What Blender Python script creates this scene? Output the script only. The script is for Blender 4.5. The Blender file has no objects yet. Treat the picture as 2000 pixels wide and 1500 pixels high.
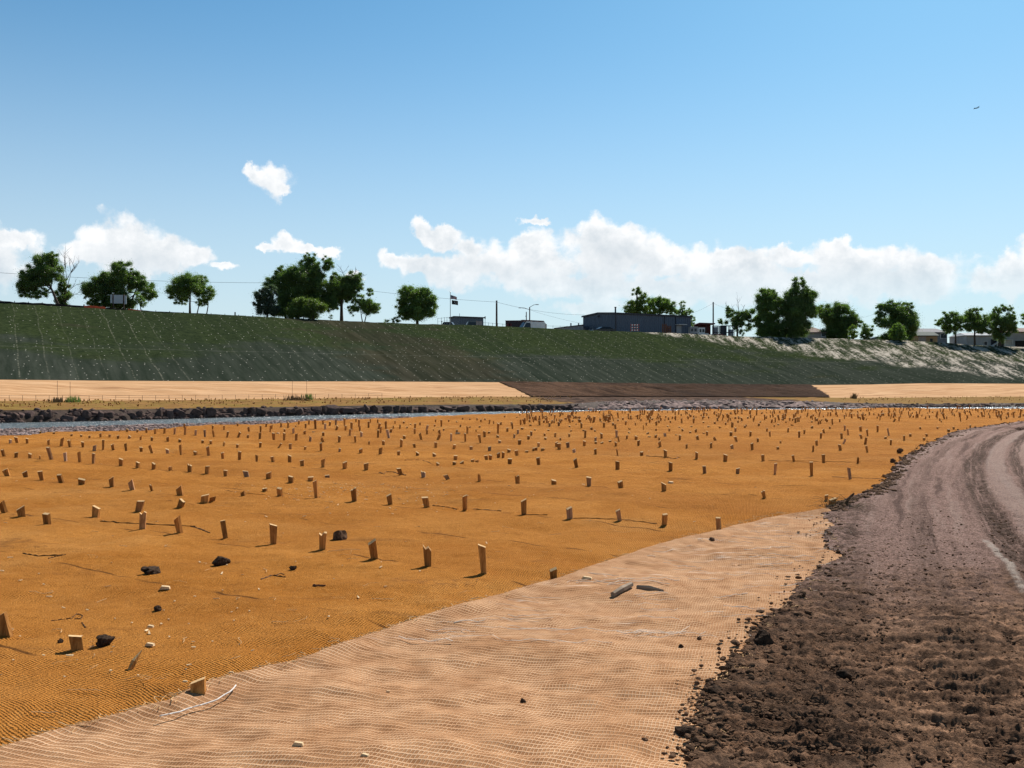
import bpy, bmesh, math, random
import numpy as np
from mathutils import Vector, Matrix, noise as mnoise
S = bpy.context.scene
C = S.collection
R = math.radians
# ------------------------------------------------------------------ camera
F, PX, PY, CZ = 2000 * 35 / 36, 1000.0, 755.0, 1.7      # focal length in photo pixels, horizon row, eye height
cam_d = bpy.data.cameras.new('camera'); cam = bpy.data.objects.new('camera', cam_d); C.objects.link(cam)
cam.location = (0, 0, CZ); cam.rotation_euler = (R(90), 0, 0)
cam_d.lens = 35; cam_d.sensor_width = 36; cam_d.shift_y = (PY - 750) / 2000
cam_d.clip_start = .05; cam_d.clip_end = 9000
S.camera = cam
# ------------------------------------------------------------------ light
SUN_AZ, SUN_EL = R(27), R(43)
sd = bpy.data.lights.new('sun', 'SUN'); sd.energy = 5.0; sd.angle = R(.53); sd.color = (1, .945, .87)
sun = bpy.data.objects.new('sun', sd); C.objects.link(sun)
sv = Vector((math.sin(SUN_AZ) * math.cos(SUN_EL), math.cos(SUN_AZ) * math.cos(SUN_EL), math.sin(SUN_EL)))
sun.rotation_euler = (-sv).to_track_quat('-Z', 'Y').to_euler(); sun.location = sv * 50
S.view_settings.view_transform = 'Standard'; S.view_settings.look = 'None'
S.view_settings.exposure = 0.46; S.view_settings.gamma = 1
S.cycles.max_bounces = 6; S.cycles.transparent_max_bounces = 8


# ------------------------------------------------------------------ node helpers
class G:
    """small wrapper to write node graphs as expressions"""
    def __init__(s, tree): s.t = tree; s.L = tree.links
    def put(s, sock, v):
        if isinstance(v, bpy.types.NodeSocket): s.L.new(v, sock)
        elif v is not None:
            if hasattr(sock.default_value, '__len__') and not hasattr(v, '__len__'): v = [v] * len(sock.default_value)
            if hasattr(v, '__len__') and len(v) == 3 and len(sock.default_value) == 4: v = (*v, 1)
            sock.default_value = v
    def n(s, kind, *ins, out=0, **kw):
        x = s.t.nodes.new('ShaderNode' + kind)
        named = {}
        for k, v in kw.items():
            if hasattr(x, k): setattr(x, k, v)
            else: named[k] = v
        for i, v in enumerate(ins): s.put(x.inputs[i], v)
        for k, v in named.items(): s.put(x.inputs[k.replace('_', ' ')], v)
        return x.outputs[out]
    def m(s, op, *a, clamp=False): return s.n('Math', *a, operation=op, use_clamp=clamp)
    def v(s, op, *a):
        x = s.t.nodes.new('ShaderNodeVectorMath'); x.operation = op
        for i, q in enumerate(a): s.put(x.inputs['Scale'] if (op == 'SCALE' and i == 1) else x.inputs[i], q)
        return x.outputs['Value'] if op in ('LENGTH', 'DOT_PRODUCT', 'DISTANCE') else x.outputs[0]
    def mix(s, f, a, b, mode='MIX'):
        x = s.t.nodes.new('ShaderNodeMix'); x.data_type = 'RGBA'; x.blend_type = mode
        s.put(x.inputs[0], f); s.put(x.inputs[6], a); s.put(x.inputs[7], b); return x.outputs[2]
    def noise(s, vec, scale, detail=3, rough=.55, dist=0):
        return s.n('TexNoise', Vector=vec, Scale=scale, Detail=detail, Roughness=rough, Distortion=dist)
    def step(s, x, a, b):
        q = s.t.nodes.new('ShaderNodeMapRange'); q.interpolation_type = 'SMOOTHSTEP'
        s.put(q.inputs[0], x); s.put(q.inputs[1], a); s.put(q.inputs[2], b); return q.outputs[0]
    def xyz(s, vec):
        q = s.t.nodes.new('ShaderNodeSeparateXYZ'); s.L.new(vec, q.inputs[0]); return q.outputs
    def comb(s, x, y, z=0): return s.n('CombineXYZ', x, y, z)
    def band(s, x, c, w, soft=.5):
        """1 inside |x-c|<w with a soft border"""
        return s.step(s.m('ABSOLUTE', s.m('SUBTRACT', x, c)), w * (1 + soft), w * (1 - soft))


MATS = {}
def material(name, fn, rough=.9, spec=.2):
    m = bpy.data.materials.new(name); m.use_nodes = True
    g = G(m.node_tree); b = m.node_tree.nodes['Principled BSDF']
    b.inputs['Roughness'].default_value = rough; b.inputs['Specular IOR Level'].default_value = spec
    g.b = b; g.pos = g.n('NewGeometry', out=0)
    r = fn(g)
    col, bump = (r if isinstance(r, tuple) and isinstance(r[0], (bpy.types.NodeSocket, tuple)) else (r, None))
    if col is not None: g.put(b.inputs['Base Color'], col)
    if bump is not None:
        h, dist = bump
        g.L.new(g.n('Bump', Strength=1.0, Distance=dist, Height=h), b.inputs['Normal'])
    MATS[name] = m
    return m
def paint(name, col, rough=.6, var=.18, scale=2.0, spec=.3, metal=0):
    """plain weathered paint / timber / metal with slight procedural mottling"""
    def f(g):
        g.b.inputs['Metallic'].default_value = metal
        co = g.n('TexCoord', out=3)
        k = g.step(g.noise(co, scale, 4, .65), .3, .7)
        return g.mix(k, [c * (1 - var) for c in col], [c * (1 + var * .6) for c in col])
    return material(name, f, rough, spec)

# ------------------------------------------------------------------ world: Nishita sky with cumulus along the horizon
def ang(px, py):
    az = math.atan((px - PX) / F); d = math.hypot(F, px - PX)
    return az, math.atan((PY - py) / d)
def world():
    w = bpy.data.worlds.new('World'); S.world = w; w.use_nodes = True
    g = G(w.node_tree); bg = w.node_tree.nodes['Background']
    sk = w.node_tree.nodes.new('ShaderNodeTexSky'); sk.sky_type = 'NISHITA'; sk.sun_disc = False
    sk.sun_elevation = SUN_EL; sk.sun_rotation = SUN_AZ; sk.altitude = 1400; sk.air_density = 1.0; sk.dust_density = 1.3; sk.ozone_density = 2.5
    d = g.n('TexCoord', out=0); x, y, z = g.xyz(d)
    az = g.m('ARCTAN2', x, y); el = g.m('ARCSINE', z)
    p0 = g.comb(az, el)
    w1 = g.n('TexNoise', Vector=p0, Scale=22, Detail=5, Roughness=.6, out=1)
    w2 = g.n('TexNoise', Vector=p0, Scale=75, Detail=4, Roughness=.6, out=1)
    warp = g.v('ADD', g.v('SCALE', g.v('SUBTRACT', w1, (.5, .5, .5)), .030), g.v('SCALE', g.v('SUBTRACT', w2, (.5, .5, .5)), .016))
    p = g.v('MULTIPLY', g.v('ADD', p0, warp), (1, 1, 0))
    blobs = [(524,350,38,27),(497,340,18,17),(548,364,20,13),
      (5,462,55,20),(-40,520,70,45),(222,478,52,46),(262,484,70,46),(320,490,62,36),(372,500,46,20),(190,500,50,22),(435,520,26,9),
      (512,473,14,10),(560,472,36,17),(600,482,40,9),(640,492,20,13),(690,538,18,9),
      (826,442,26,16),(868,462,44,22),(915,482,34,18),(775,505,40,15),(830,512,70,22),(890,532,70,28),(970,512,80,44),(1045,500,70,40),(1042,437,30,8),
      (1175,465,58,38),(1225,462,60,34),(1190,500,110,52),(1280,490,40,36),(1300,520,90,36),(1390,518,70,34),(1450,535,110,40),(1420,500,80,14),
      (1545,500,60,22),(1615,500,50,26),(1645,484,20,16),(1690,515,90,36),(1790,530,70,30),(1740,548,130,36),(1985,540,46,34),(1950,556,50,20),
      (1100,555,150,30),(1330,568,160,26),(1560,560,200,36),(1150,600,90,16),(2150,520,120,50),(-230,470,150,60),(-420,520,140,50),(2420,480,150,60)]
    def field_of(pp):
        acc = None
        for (cx, cy, rx, ry) in blobs:
            a, e = ang(cx, cy); sx = F * math.cos(a) ** 2 if abs(cx - PX) < 1400 else F * .5
            q = g.v('LENGTH', g.v('MULTIPLY', g.v('SUBTRACT', pp, (a, e, 0)), (1 / (rx / sx * 1.12), 1 / (ry / F * 1.2), 0)))
            acc = q if acc is None else g.n('Math', acc, q, .22, operation='SMOOTH_MIN')
        return acc
    acc = field_of(p); above = field_of(g.v('ADD', p, (.004, .016, 0)))
    vb = g.t.nodes.new('ShaderNodeTexVoronoi'); vb.feature = 'SMOOTH_F1'; g.put(vb.inputs['Vector'], p); vb.inputs['Scale'].default_value = 52
    n1 = g.noise(p0, 38, 8, .64); n2 = g.noise(p0, 12, 3, .5)
    body = g.m('ADD', g.m('SUBTRACT', 1.0, acc), g.m('ADD', g.m('MULTIPLY', g.m('SUBTRACT', n1, .5), .75), g.m('MULTIPLY', g.m('SUBTRACT', .42, vb.outputs[0]), .75)))
    alpha = g.step(body, -.02, .38)
    alpha = g.m('MULTIPLY', alpha, g.m('ADD', .25, g.m('MULTIPLY', g.step(el, .045, .13), .75)))
    # cloud light: noise relief, lit from above
    up = g.v('ADD', p0, (.006, .012, 0))
    relief = g.m('SUBTRACT', n1, g.noise(up, 38, 6, .62))
    lit = g.m('ADD', g.m('ADD', .58, g.m('MULTIPLY', relief, 2.1)), g.m('MULTIPLY', g.m('SUBTRACT', n2, .5), 1.4), clamp=True)
    lit = g.m('ADD', lit, g.m('MULTIPLY', g.step(body, .9, .0), .35), clamp=True)
    lit = g.m('MULTIPLY', lit, g.m('SUBTRACT', 1.0, g.m('MULTIPLY', g.step(above, 1.0, .3), .42)))
    ccol = g.mix(lit, (6.4, 7.0, 7.5), (9.4, 9.5, 9.6))
    # pale milky air low above the horizon
    hz = g.step(el, .46, -.02)
    hz = g.m('POWER', hz, 1.55)
    sky = g.mix(1.0, sk.outputs[0], (.60, 1.04, 1.10), 'MULTIPLY')
    sky = g.mix(g.m('MULTIPLY', hz, .85), sky, (6.5, 7.2, 7.6))
    col = g.mix(alpha, sky, ccol)
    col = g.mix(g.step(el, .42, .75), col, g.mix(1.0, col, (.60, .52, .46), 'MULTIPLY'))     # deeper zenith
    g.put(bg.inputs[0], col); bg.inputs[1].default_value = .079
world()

# ------------------------------------------------------------------ numpy noise
_rs = np.random.RandomState(7); _perm = _rs.permutation(512); _gr = _rs.rand(512) * 2 * np.pi
def perlin(x, y):
    xi = np.floor(x).astype(int); yi = np.floor(y).astype(int); xf = x - xi; yf = y - yi
    def gd(ix, iy, dx, dy):
        a = _gr[(_perm[(ix + _perm[iy & 511]) & 511])]; return np.cos(a) * dx + np.sin(a) * dy
    u = xf ** 3 * (xf * (xf * 6 - 15) + 10); v = yf ** 3 * (yf * (yf * 6 - 15) + 10)
    a = gd(xi, yi, xf, yf); b = gd(xi + 1, yi, xf - 1, yf); c = gd(xi, yi + 1, xf, yf - 1); d = gd(xi + 1, yi + 1, xf - 1, yf - 1)
    return (a + u * (b - a)) + v * ((c + u * (d - c)) - (a + u * (b - a)))
def fbm(x, y, o=4, g=.5):
    s = 0; a = 1
    for i in range(o): s = s + a * perlin(x + 17.3 * i, y + 9.1 * i); x = x * 2.03; y = y * 2.03; a *= g
    return s
def zf(X, Y):
    """gentle unevenness of the flood-plain field"""
    X = np.asarray(X, float); Y = np.asarray(Y, float)
    return .085 * fbm(X * .22, Y * .22, 2) + .054 * fbm(X * .8 + 5, Y * .8, 3) + .014 * fbm(X * 3.4, Y * 3.4 + 3, 2)
def row_y(px, py):
    """distance of a photo row on the uneven ground (flat-plane distance in the far field)"""
    Yf = np.full(np.shape(px), F * CZ / (py - PY)); k = min(1, max(0, (py - 1003) / 70)); Y = Yf
    for _ in range(6): Y = Yf * (1 - k * zf((px - PX) / F * Y, Y) / CZ)
    return Y
def ground(px, py):
    """point of the field seen at a photo pixel"""
    z = 0.0
    for _ in range(6):
        Y = F * (CZ - z) / (py - PY); X = (px - PX) / F * Y; z = float(zf(X, Y))
    return Vector((X, Y, z))

# ------------------------------------------------------------------ object helpers
def link(o, parent=None):
    C.objects.link(o)
    if parent is not None: o.parent = parent
    return o
def mesh(name, V, Fc, mats, parent=None, smooth=False, mi=None, loc=None):
    me = bpy.data.meshes.new(name); me.from_pydata([tuple(v) for v in V], [], [tuple(f) for f in Fc])
    for m in (mats if isinstance(mats, (list, tuple)) else [mats]): me.materials.append(m)
    if mi is not None: me.polygons.foreach_set('material_index', mi)
    if smooth: me.polygons.foreach_set('use_smooth', [True] * len(me.polygons))
    me.update(); o = bpy.data.objects.new(name, me)
    if loc is not None: o.location = loc
    return link(o, parent)
def tag(o, label, cat, group=None):
    o['label'] = label; o['category'] = cat
    if group: o['group'] = group
    return o
def kind(o, k): o['kind'] = k; return o
def thing(name, label, cat, loc, rz=0, group=None):
    o = bpy.data.objects.new(name, None); o.location = loc; o.rotation_euler = (0, 0, rz); o.empty_display_size = .3
    link(o); return tag(o, label, cat, group)
class MB:
    """collects boxes, tubes and polygons into one mesh"""
    def __init__(s): s.V = []; s.F = []; s.mi = []
    def add(s, V, Fc, mi=0):
        k = len(s.V); s.V += [tuple(v) for v in V]; s.F += [tuple(i + k for i in f) for f in Fc]; s.mi += [mi] * len(Fc); return s
    def box(s, x0, x1, y0, y1, z0, z1, mi=0):
        V = [(x, y, z) for z in (z0, z1) for y in (y0, y1) for x in (x0, x1)]
        return s.add(V, [(0, 2, 3, 1), (4, 5, 7, 6), (0, 1, 5, 4), (2, 6, 7, 3), (0, 4, 6, 2), (1, 3, 7, 5)], mi)
    def prism(s, poly, y0, y1, mi=0):
        """polygon in x,z extruded along y"""
        n = len(poly); V = [(x, y0, z) for x, z in poly] + [(x, y1, z) for x, z in poly]
        return s.add(V, [tuple(range(n)), tuple(range(2 * n - 1, n - 1, -1))] + [(i, n + i, n + (i + 1) % n, (i + 1) % n) for i in range(n)], mi)
    def tube(s, P, r, n=6, mi=0):
        P = [Vector(p) for p in P]; r = list(r) if hasattr(r, '__len__') else [r] * len(P); k = len(s.V)
        for i, p in enumerate(P):
            t = (P[min(i + 1, len(P) - 1)] - P[max(i - 1, 0)]).normalized()
            a = t.orthogonal().normalized() if abs(t.z) < .9 else Vector((1, 0, 0)).cross(t).normalized()
            b = t.cross(a)
            for j in range(n):
                q = 2 * math.pi * j / n; s.V.append(tuple(p + (a * math.cos(q) + b * math.sin(q)) * r[i]))
        for i in range(len(P) - 1):
            for j in range(n):
                s.F.append((k + i * n + j, k + i * n + (j + 1) % n, k + (i + 1) * n + (j + 1) % n, k + (i + 1) * n + j)); s.mi.append(mi)
        s.F.append(tuple(k + j for j in range(n - 1, -1, -1))); s.F.append(tuple(k + (len(P) - 1) * n + j for j in range(n))); s.mi += [mi, mi]
        return s
    def build(s, name, mats, parent=None, smooth=False, loc=None):
        return mesh(name, s.V, s.F, mats, parent, smooth, s.mi, loc)
_ico = {}
def ico(sub):
    if sub not in _ico:
        b = bmesh.new(); bmesh.ops.create_icosphere(b, subdivisions=sub, radius=1)
        _ico[sub] = ([v.co.copy() for v in b.verts], [[v.index for v in f.verts] for f in b.faces]); b.free()
    return _ico[sub]
def stone(rnd, size, sub=2, rough=.35, flat=1.0, block=0):
    """irregular angular lump: (verts, faces) about the origin"""
    V, Fc = ico(sub); off = Vector((rnd.uniform(-90, 90), rnd.uniform(-90, 90), rnd.uniform(-90, 90)))
    sc = Vector((rnd.uniform(.75, 1.25), rnd.uniform(.7, 1.1), rnd.uniform(.6, .95) * flat)) * size
    rot = Matrix.Rotation(rnd.uniform(0, 6.28), 3, 'Z') @ Matrix.Rotation(rnd.uniform(-.35, .35), 3, 'X')
    cuts = [(Vector((rnd.gauss(0, 1), rnd.gauss(0, 1), rnd.gauss(0, 1))).normalized(), rnd.uniform(.55, .85)) for _ in range(7)]
    if block: cuts += [(Vector((sx + rnd.gauss(0, .22), sy + rnd.gauss(0, .22), sz + rnd.gauss(0, .22))).normalized(), rnd.uniform(.48, .66)) for sx, sy, sz in ((1, 0, 0), (-1, 0, 0), (0, 1, 0), (0, -1, 0), (0, 0, 1), (0, 0, -1))]
    out = []
    for v in V:
        q = v * (1 + rough * mnoise.noise(v * 1.3 + off) + rough * .5 * mnoise.noise(v * 3.1 + off))
        for n, d in cuts:
            e = q.dot(n) - d
            if e > 0: q = q - n * e * .85
        out.append(rot @ Vector((q.x * sc.x, q.y * sc.y, q.z * sc.z)))
    return out, Fc

# ------------------------------------------------------------------ materials: ground
def m_mat(g):   # coconut-fibre blanket, coarse twill with dark pits
    x, y, z = g.xyz(g.pos)
    wv = g.n('TexNoise', Vector=g.pos, Scale=9, Detail=2, out=1)
    q = g.v('ADD', g.pos, g.v('SCALE', g.v('SUBTRACT', wv, (.5, .5, .5)), .03))
    qx, qy, _ = g.xyz(q)
    a = g.m('ADD', g.m('MULTIPLY', qx, .93), g.m('MULTIPLY', qy, .37)); b = g.m('SUBTRACT', g.m('MULTIPLY', qy, .93), g.m('MULTIPLY', qx, .37))
    s1 = g.m('SINE', g.m('MULTIPLY', a, 2 * math.pi / .024)); s2 = g.m('SINE', g.m('MULTIPLY', b, 2 * math.pi / .034))
    tw = g.m('MULTIPLY', s1, s2)
    fine = g.noise(g.pos, 70, 3, .7); med = g.noise(g.pos, 14, 4, .65)
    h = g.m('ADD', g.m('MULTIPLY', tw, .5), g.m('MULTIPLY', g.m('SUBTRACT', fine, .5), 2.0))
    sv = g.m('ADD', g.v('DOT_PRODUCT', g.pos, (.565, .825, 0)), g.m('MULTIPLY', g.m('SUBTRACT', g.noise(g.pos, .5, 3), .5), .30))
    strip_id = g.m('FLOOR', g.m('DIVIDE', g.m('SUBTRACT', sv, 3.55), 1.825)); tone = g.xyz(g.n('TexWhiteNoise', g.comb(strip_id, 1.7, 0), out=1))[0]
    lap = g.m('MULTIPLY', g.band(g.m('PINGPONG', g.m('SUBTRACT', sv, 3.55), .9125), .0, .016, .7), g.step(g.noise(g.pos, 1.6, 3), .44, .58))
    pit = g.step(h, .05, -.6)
    big = g.step(g.noise(g.pos, .55, 4, .6), .32, .7)
    shade_streak = g.step(g.noise(g.v('MULTIPLY', g.pos, (.35, 2.2, 1)), 1.3, 5, .7), .55, .74)  # stretched dark strokes, painting in the shade of small humps
    col = g.mix(big, (.46, .175, .030), (.59, .250, .054))
    fade = g.step(g.noise(g.pos, .23, 5, .7), .5, .66)
    col = g.mix(g.m('MULTIPLY', fade, .45), col, (.62, .31, .095))
    col = g.mix(g.m('MULTIPLY', g.step(med, .5, .75), .5), col, (.68, .33, .095))
    col = g.mix(g.m('MULTIPLY', g.step(med, .45, .25), .55), col, (.27, .105, .022))
    col = g.mix(g.m('MULTIPLY', shade_streak, .5), col, (.20, .085, .028))
    dirt = g.m('MULTIPLY', g.step(g.noise(g.pos, .8, 5, .75), .56, .68), g.step(g.noise(g.pos, 12, 3, .7), .42, .6))
    col = g.mix(g.m('MULTIPLY', dirt, .55), col, (.17, .075, .030))
    col = g.mix(g.m('MULTIPLY', tone, .36), col, (.36, .135, .03))
    col = g.mix(g.m('MULTIPLY', lap, .9), col, (.12, .05, .016))
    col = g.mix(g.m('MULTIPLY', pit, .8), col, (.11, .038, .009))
    return col, (h, .012)
def m_net(g):   # open jute net over soil
    x, y, z = g.xyz(g.pos)
    wv = g.n('TexNoise', Vector=g.v('MULTIPLY', g.pos, (1, 1, 0)), Scale=2.2, Detail=5, Roughness=.6, out=1)
    q = g.v('ADD', g.pos, g.v('SCALE', g.v('SUBTRACT', wv, (.5, .5, .5)), .075))
    qx, qy, _ = g.xyz(q)
    a = g.m('SUBTRACT', g.m('MULTIPLY', qx, .96), g.m('MULTIPLY', qy, .28)); b = g.m('ADD', g.m('MULTIPLY', qy, .96), g.m('MULTIPLY', qx, .28))
    t1 = g.m('PINGPONG', a, .0095); t2 = g.m('PINGPONG', b, .0200)
    thick = g.m('ADD', .0010, g.m('MULTIPLY', g.noise(g.pos, 45, 2), .0030))
    th = g.m('MAXIMUM', g.step(t1, g.m('ADD', thick, .0012), g.m('SUBTRACT', thick, .0012)), g.step(t2, g.m('ADD', thick, .0040), g.m('ADD', thick, .0012)))
    soil = g.mix(g.step(g.noise(g.pos, 6, 5, .65), .3, .7), (.23, .105, .046), (.41, .21, .10))
    thr = g.mix(g.step(g.noise(g.pos, 3.0, 4, .6), .3, .7), (.48, .27, .145), (.63, .405, .245))
    col = g.mix(g.m('MULTIPLY', th, .93), soil, thr)
    # white polypropylene strands drawn out across the net
    pale = g.step(g.noise(g.v('MULTIPLY', q, (.5, 4.2, 1)), 1.5, 7, .78), .56, .66)
    pale = g.m('MULTIPLY', g.m('MULTIPLY', pale, g.step(y, 4.5, 9.5)), g.step(g.noise(g.v('MULTIPLY', q, (4, 40, 1)), 1.0, 2), .40, .6))
    stain = g.step(g.noise(q, 1.2, 5, .7), .56, .68)
    col = g.mix(g.m('MULTIPLY', stain, .3), col, (.30, .14, .06))
    col = g.mix(g.m('MULTIPLY', pale, .75), col, (.86, .72, .60))
    fold_shade = g.step(g.noise(g.v('MULTIPLY', q, (.7, 3.4, 1)), 1.4, 5, .7), .42, .26)  # shading of the wrinkles painted as darker patches
    col = g.mix(g.m('MULTIPLY', fold_shade, .2), col, (.20, .085, .032))
    return col, (g.m('ADD', th, g.m('MULTIPLY', g.noise(g.pos, 30, 3), .5)), .004)
def m_road(g):  # crushed pinkish rock, dark soil clods, wheel and track marks along the bend
    x, y, z = g.xyz(g.pos)
    wq = g.m('MULTIPLY', g.m('SUBTRACT', g.noise(g.pos, .9, 3), .5), .16)
    q = g.m('ADD', g.m('SUBTRACT', g.m('SUBTRACT', x, g.m('MULTIPLY', y, .27)), g.m('MULTIPLY', g.m('MULTIPLY', y, y), .0048)), wq)
    along = g.noise(g.comb(g.m('MULTIPLY', q, 3.2), g.m('MULTIPLY', y, .10)), 1.0, 6, .72)
    grain = g.n('TexVoronoi', Vector=g.pos, Scale=55, out=1); gb = g.xyz(grain)[0]
    fine = g.noise(g.pos, 60, 4, .75); mid = g.noise(g.pos, 7, 5, .7); big = g.noise(g.pos, .8, 4, .6)
    rock = g.mix(g.step(g.m('ADD', g.m('MULTIPLY', fine, .7), g.m('MULTIPLY', gb, .35)), .3, .75), (.155, .096, .078), (.37, .238, .195))
    pale = g.mix(g.step(fine, .3, .7), (.27, .19, .16), (.43, .32, .27))
    soil = g.mix(g.step(mid, .3, .72), (.125, .069, .042), (.47, .27, .165))
    dark = g.mix(g.step(fine, .35, .7), (.030, .019, .013), (.115, .073, .052))
    near = g.step(g.m('ADD', y, g.m('MULTIPLY', g.m('SUBTRACT', big, .5), 4.5)), 10.6, 6.2)
    tread = g.m('SINE', g.m('MULTIPLY', g.m('ADD', g.m('ADD', y, g.m('MULTIPLY', x, .10)), g.m('MULTIPLY', wq, .3)), 2 * math.pi / .20))
    rock = g.mix(g.m('MULTIPLY', g.step(along, .50, .62), .65), rock, (.066, .039, .031)); rock = g.mix(g.m('MULTIPLY', g.step(along, .46, .36), .55), rock, (.38, .27, .225))
    clump = g.step(g.noise(g.pos, 9, 6, .75), .44, .58)
    soil = g.mix(g.m('MULTIPLY', clump, .8), soil, (.042, .025, .017)); soil = g.mix(g.m('MULTIPLY', g.step(big, .52, .66), .6), soil, (.40, .235, .145))
    col = g.mix(near, rock, soil)
    # darker wheel tracks, paler dusty strips between
    trk = g.m('MAXIMUM', g.m('MAXIMUM', g.band(q, 1.96, .20, .35), g.band(q, 2.86, .12, .4)), g.m('MULTIPLY', g.band(q, .98, .14), .4))
    fs = g.noise(g.comb(g.m('MULTIPLY', q, 16), g.m('MULTIPLY', y, .35)), 1.0, 5, .7); trk = g.m('MULTIPLY', trk, g.step(fs, .36, .54)); trk = g.m('MULTIPLY', trk, g.m('ADD', .55, g.m('MULTIPLY', g.step(mid, .35, .65), .45)))
    col = g.mix(g.m('MULTIPLY', g.m('MULTIPLY', g.m('MAXIMUM', g.band(q, 2.42, .20, .3), g.band(q, 3.3, .25, .4)), g.m('ADD', .3, g.m('MULTIPLY', g.step(along, .35, .6), .7))), .8), col, pale)
    col = g.mix(g.m('MULTIPLY', g.band(q, 4.6, .6), .5), col, pale)
    col = g.mix(g.m('MULTIPLY', g.band(q, 3.75, .2), .7), col, dark)
    col = g.mix(g.m('MULTIPLY', trk, .95), col, dark)
    col = g.mix(g.m('MULTIPLY', g.m('MULTIPLY', g.band(q, .52, .10, .6), g.step(y, 13, 20)), .45), col, pale)
    strip = g.m('MULTIPLY', g.m('MULTIPLY', g.band(q, 1.69, .038, .6), g.band(y, 9.6, 1.5, .1)), g.step(mid, .3, .5))
    col = g.mix(g.m('MULTIPLY', strip, .85), col, (.42, .35, .30))
    # spilled black soil along the edge of the matting
    edge = g.m('MULTIPLY', g.step(q, .55, .2), g.step(g.m('ADD', mid, g.m('MULTIPLY', big, .5)), .68, .84))
    col = g.mix(g.m('MULTIPLY', edge, .7), col, dark)
    spots = g.step(g.noise(g.pos, 16, 4, .7), .57, .66)
    col = g.mix(g.m('MULTIPLY', g.m('MULTIPLY', spots, g.step(y, 22, 6)), .75), col, (.030, .020, .015))
    col = g.mix(g.m('MULTIPLY', g.m('MULTIPLY', g.step(tread, .2, .8), g.m('MULTIPLY', near, g.step(big, .42, .58))), .4), col, (.045, .026, .017))
    trz = g.m('MULTIPLY', g.m('MULTIPLY', tread, g.m('MAXIMUM', trk, g.m('MULTIPLY', near, .8))), .45)
    h = g.m('ADD', g.m('ADD', g.m('MULTIPLY', mid, 1.4), g.m('MULTIPLY', fine, .7)), trz)
    return col, (g.m('ADD', h, g.m('MULTIPLY', g.noise(g.pos, 140, 3, .7), .5)), .03)
def m_gravel(g):
    vo = g.n('TexVoronoi', Vector=g.pos, Scale=6, out=1); k = g.xyz(vo)[0]
    col = g.mix(k, (.09, .065, .062), (.40, .31, .29))
    return g.mix(g.step(g.noise(g.pos, 1.3, 3), .45, .7), col, (.15, .105, .095)), (k, .08)
def m_shelf(g):
    st = g.noise(g.v('MULTIPLY', g.pos, (.5, 1.6, 1.6)), 1.6, 5, .7)
    col = g.mix(g.step(st, .3, .7), (.15, .078, .026), (.30, .165, .058))
    gr = g.step(g.noise(g.pos, .5, 4, .6), .42, .62)
    col = g.mix(g.m('MULTIPLY', gr, .4), col, (.20, .165, .032))
    u, w = uw(g); un = g.m('ADD', u, g.m('MULTIPLY', g.m('SUBTRACT', g.noise(g.pos, .35, 4, .65), .5), 9))
    bare = g.m('MULTIPLY', g.step(un, 49, 51), g.step(un, 82, 79))
    col = g.mix(bare, col, g.mix(g.step(g.noise(g.pos, 1.2, 5, .7), .35, .65), (.030, .018, .013), (.125, .075, .052)))
    return col, (st, .1)
BU, BN = Vector((.885, .465, 0)), Vector((-.465, .885, 0))      # along / across the far embankment
def uw(g): return g.v('DOT_PRODUCT', g.pos, tuple(BU)), g.v('DOT_PRODUCT', g.pos, tuple(BN))
def m_tan(g):
    u, w = uw(g); z = g.xyz(g.pos)[2]
    l = g.noise(g.comb(g.m('MULTIPLY', u, .10), g.m('MULTIPLY', w, 1.5)), 1.0, 6, .65)
    col = g.mix(g.step(l, .3, .68), (.40, .21, .095), (.62, .385, .215))
    dk = g.step(g.noise(g.comb(g.m('MULTIPLY', u, .06), g.m('MULTIPLY', w, .9)), 1.0, 4, .6), .60, .63)
    col = g.mix(g.m('MULTIPLY', dk, .6), col, (.25, .115, .05))
    return col, (l, .15)
def m_brown(g):
    u, w = uw(g)
    l = g.noise(g.comb(g.m('MULTIPLY', g.m('ADD', u, g.m('MULTIPLY', w, .9)), .8), g.m('MULTIPLY', w, .16)), 1.0, 6, .7)
    n = g.noise(g.pos, 1.1, 5, .7); big = g.noise(g.pos, .07, 2)
    col = g.mix(g.step(l, .36, .66), (.022, .011, .007), (.105, .056, .032))
    col = g.mix(g.m('MULTIPLY', g.step(big, .45, .6), .4), col, (.15, .083, .052))
    dark_end = g.step(g.m('ADD', u, g.m('MULTIPLY', g.m('SUBTRACT', g.noise(g.pos, .12, 3), .5), 22)), 66, 80)  # bare soil turns darker towards its right-hand end
    col = g.mix(g.m('MULTIPLY', dark_end, .6), col, (.032, .018, .012))
    return g.mix(g.m('MULTIPLY', g.step(n, .5, .7), .6), col, (.042, .025, .018)), (g.m('ADD', l, n), .35)
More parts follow.
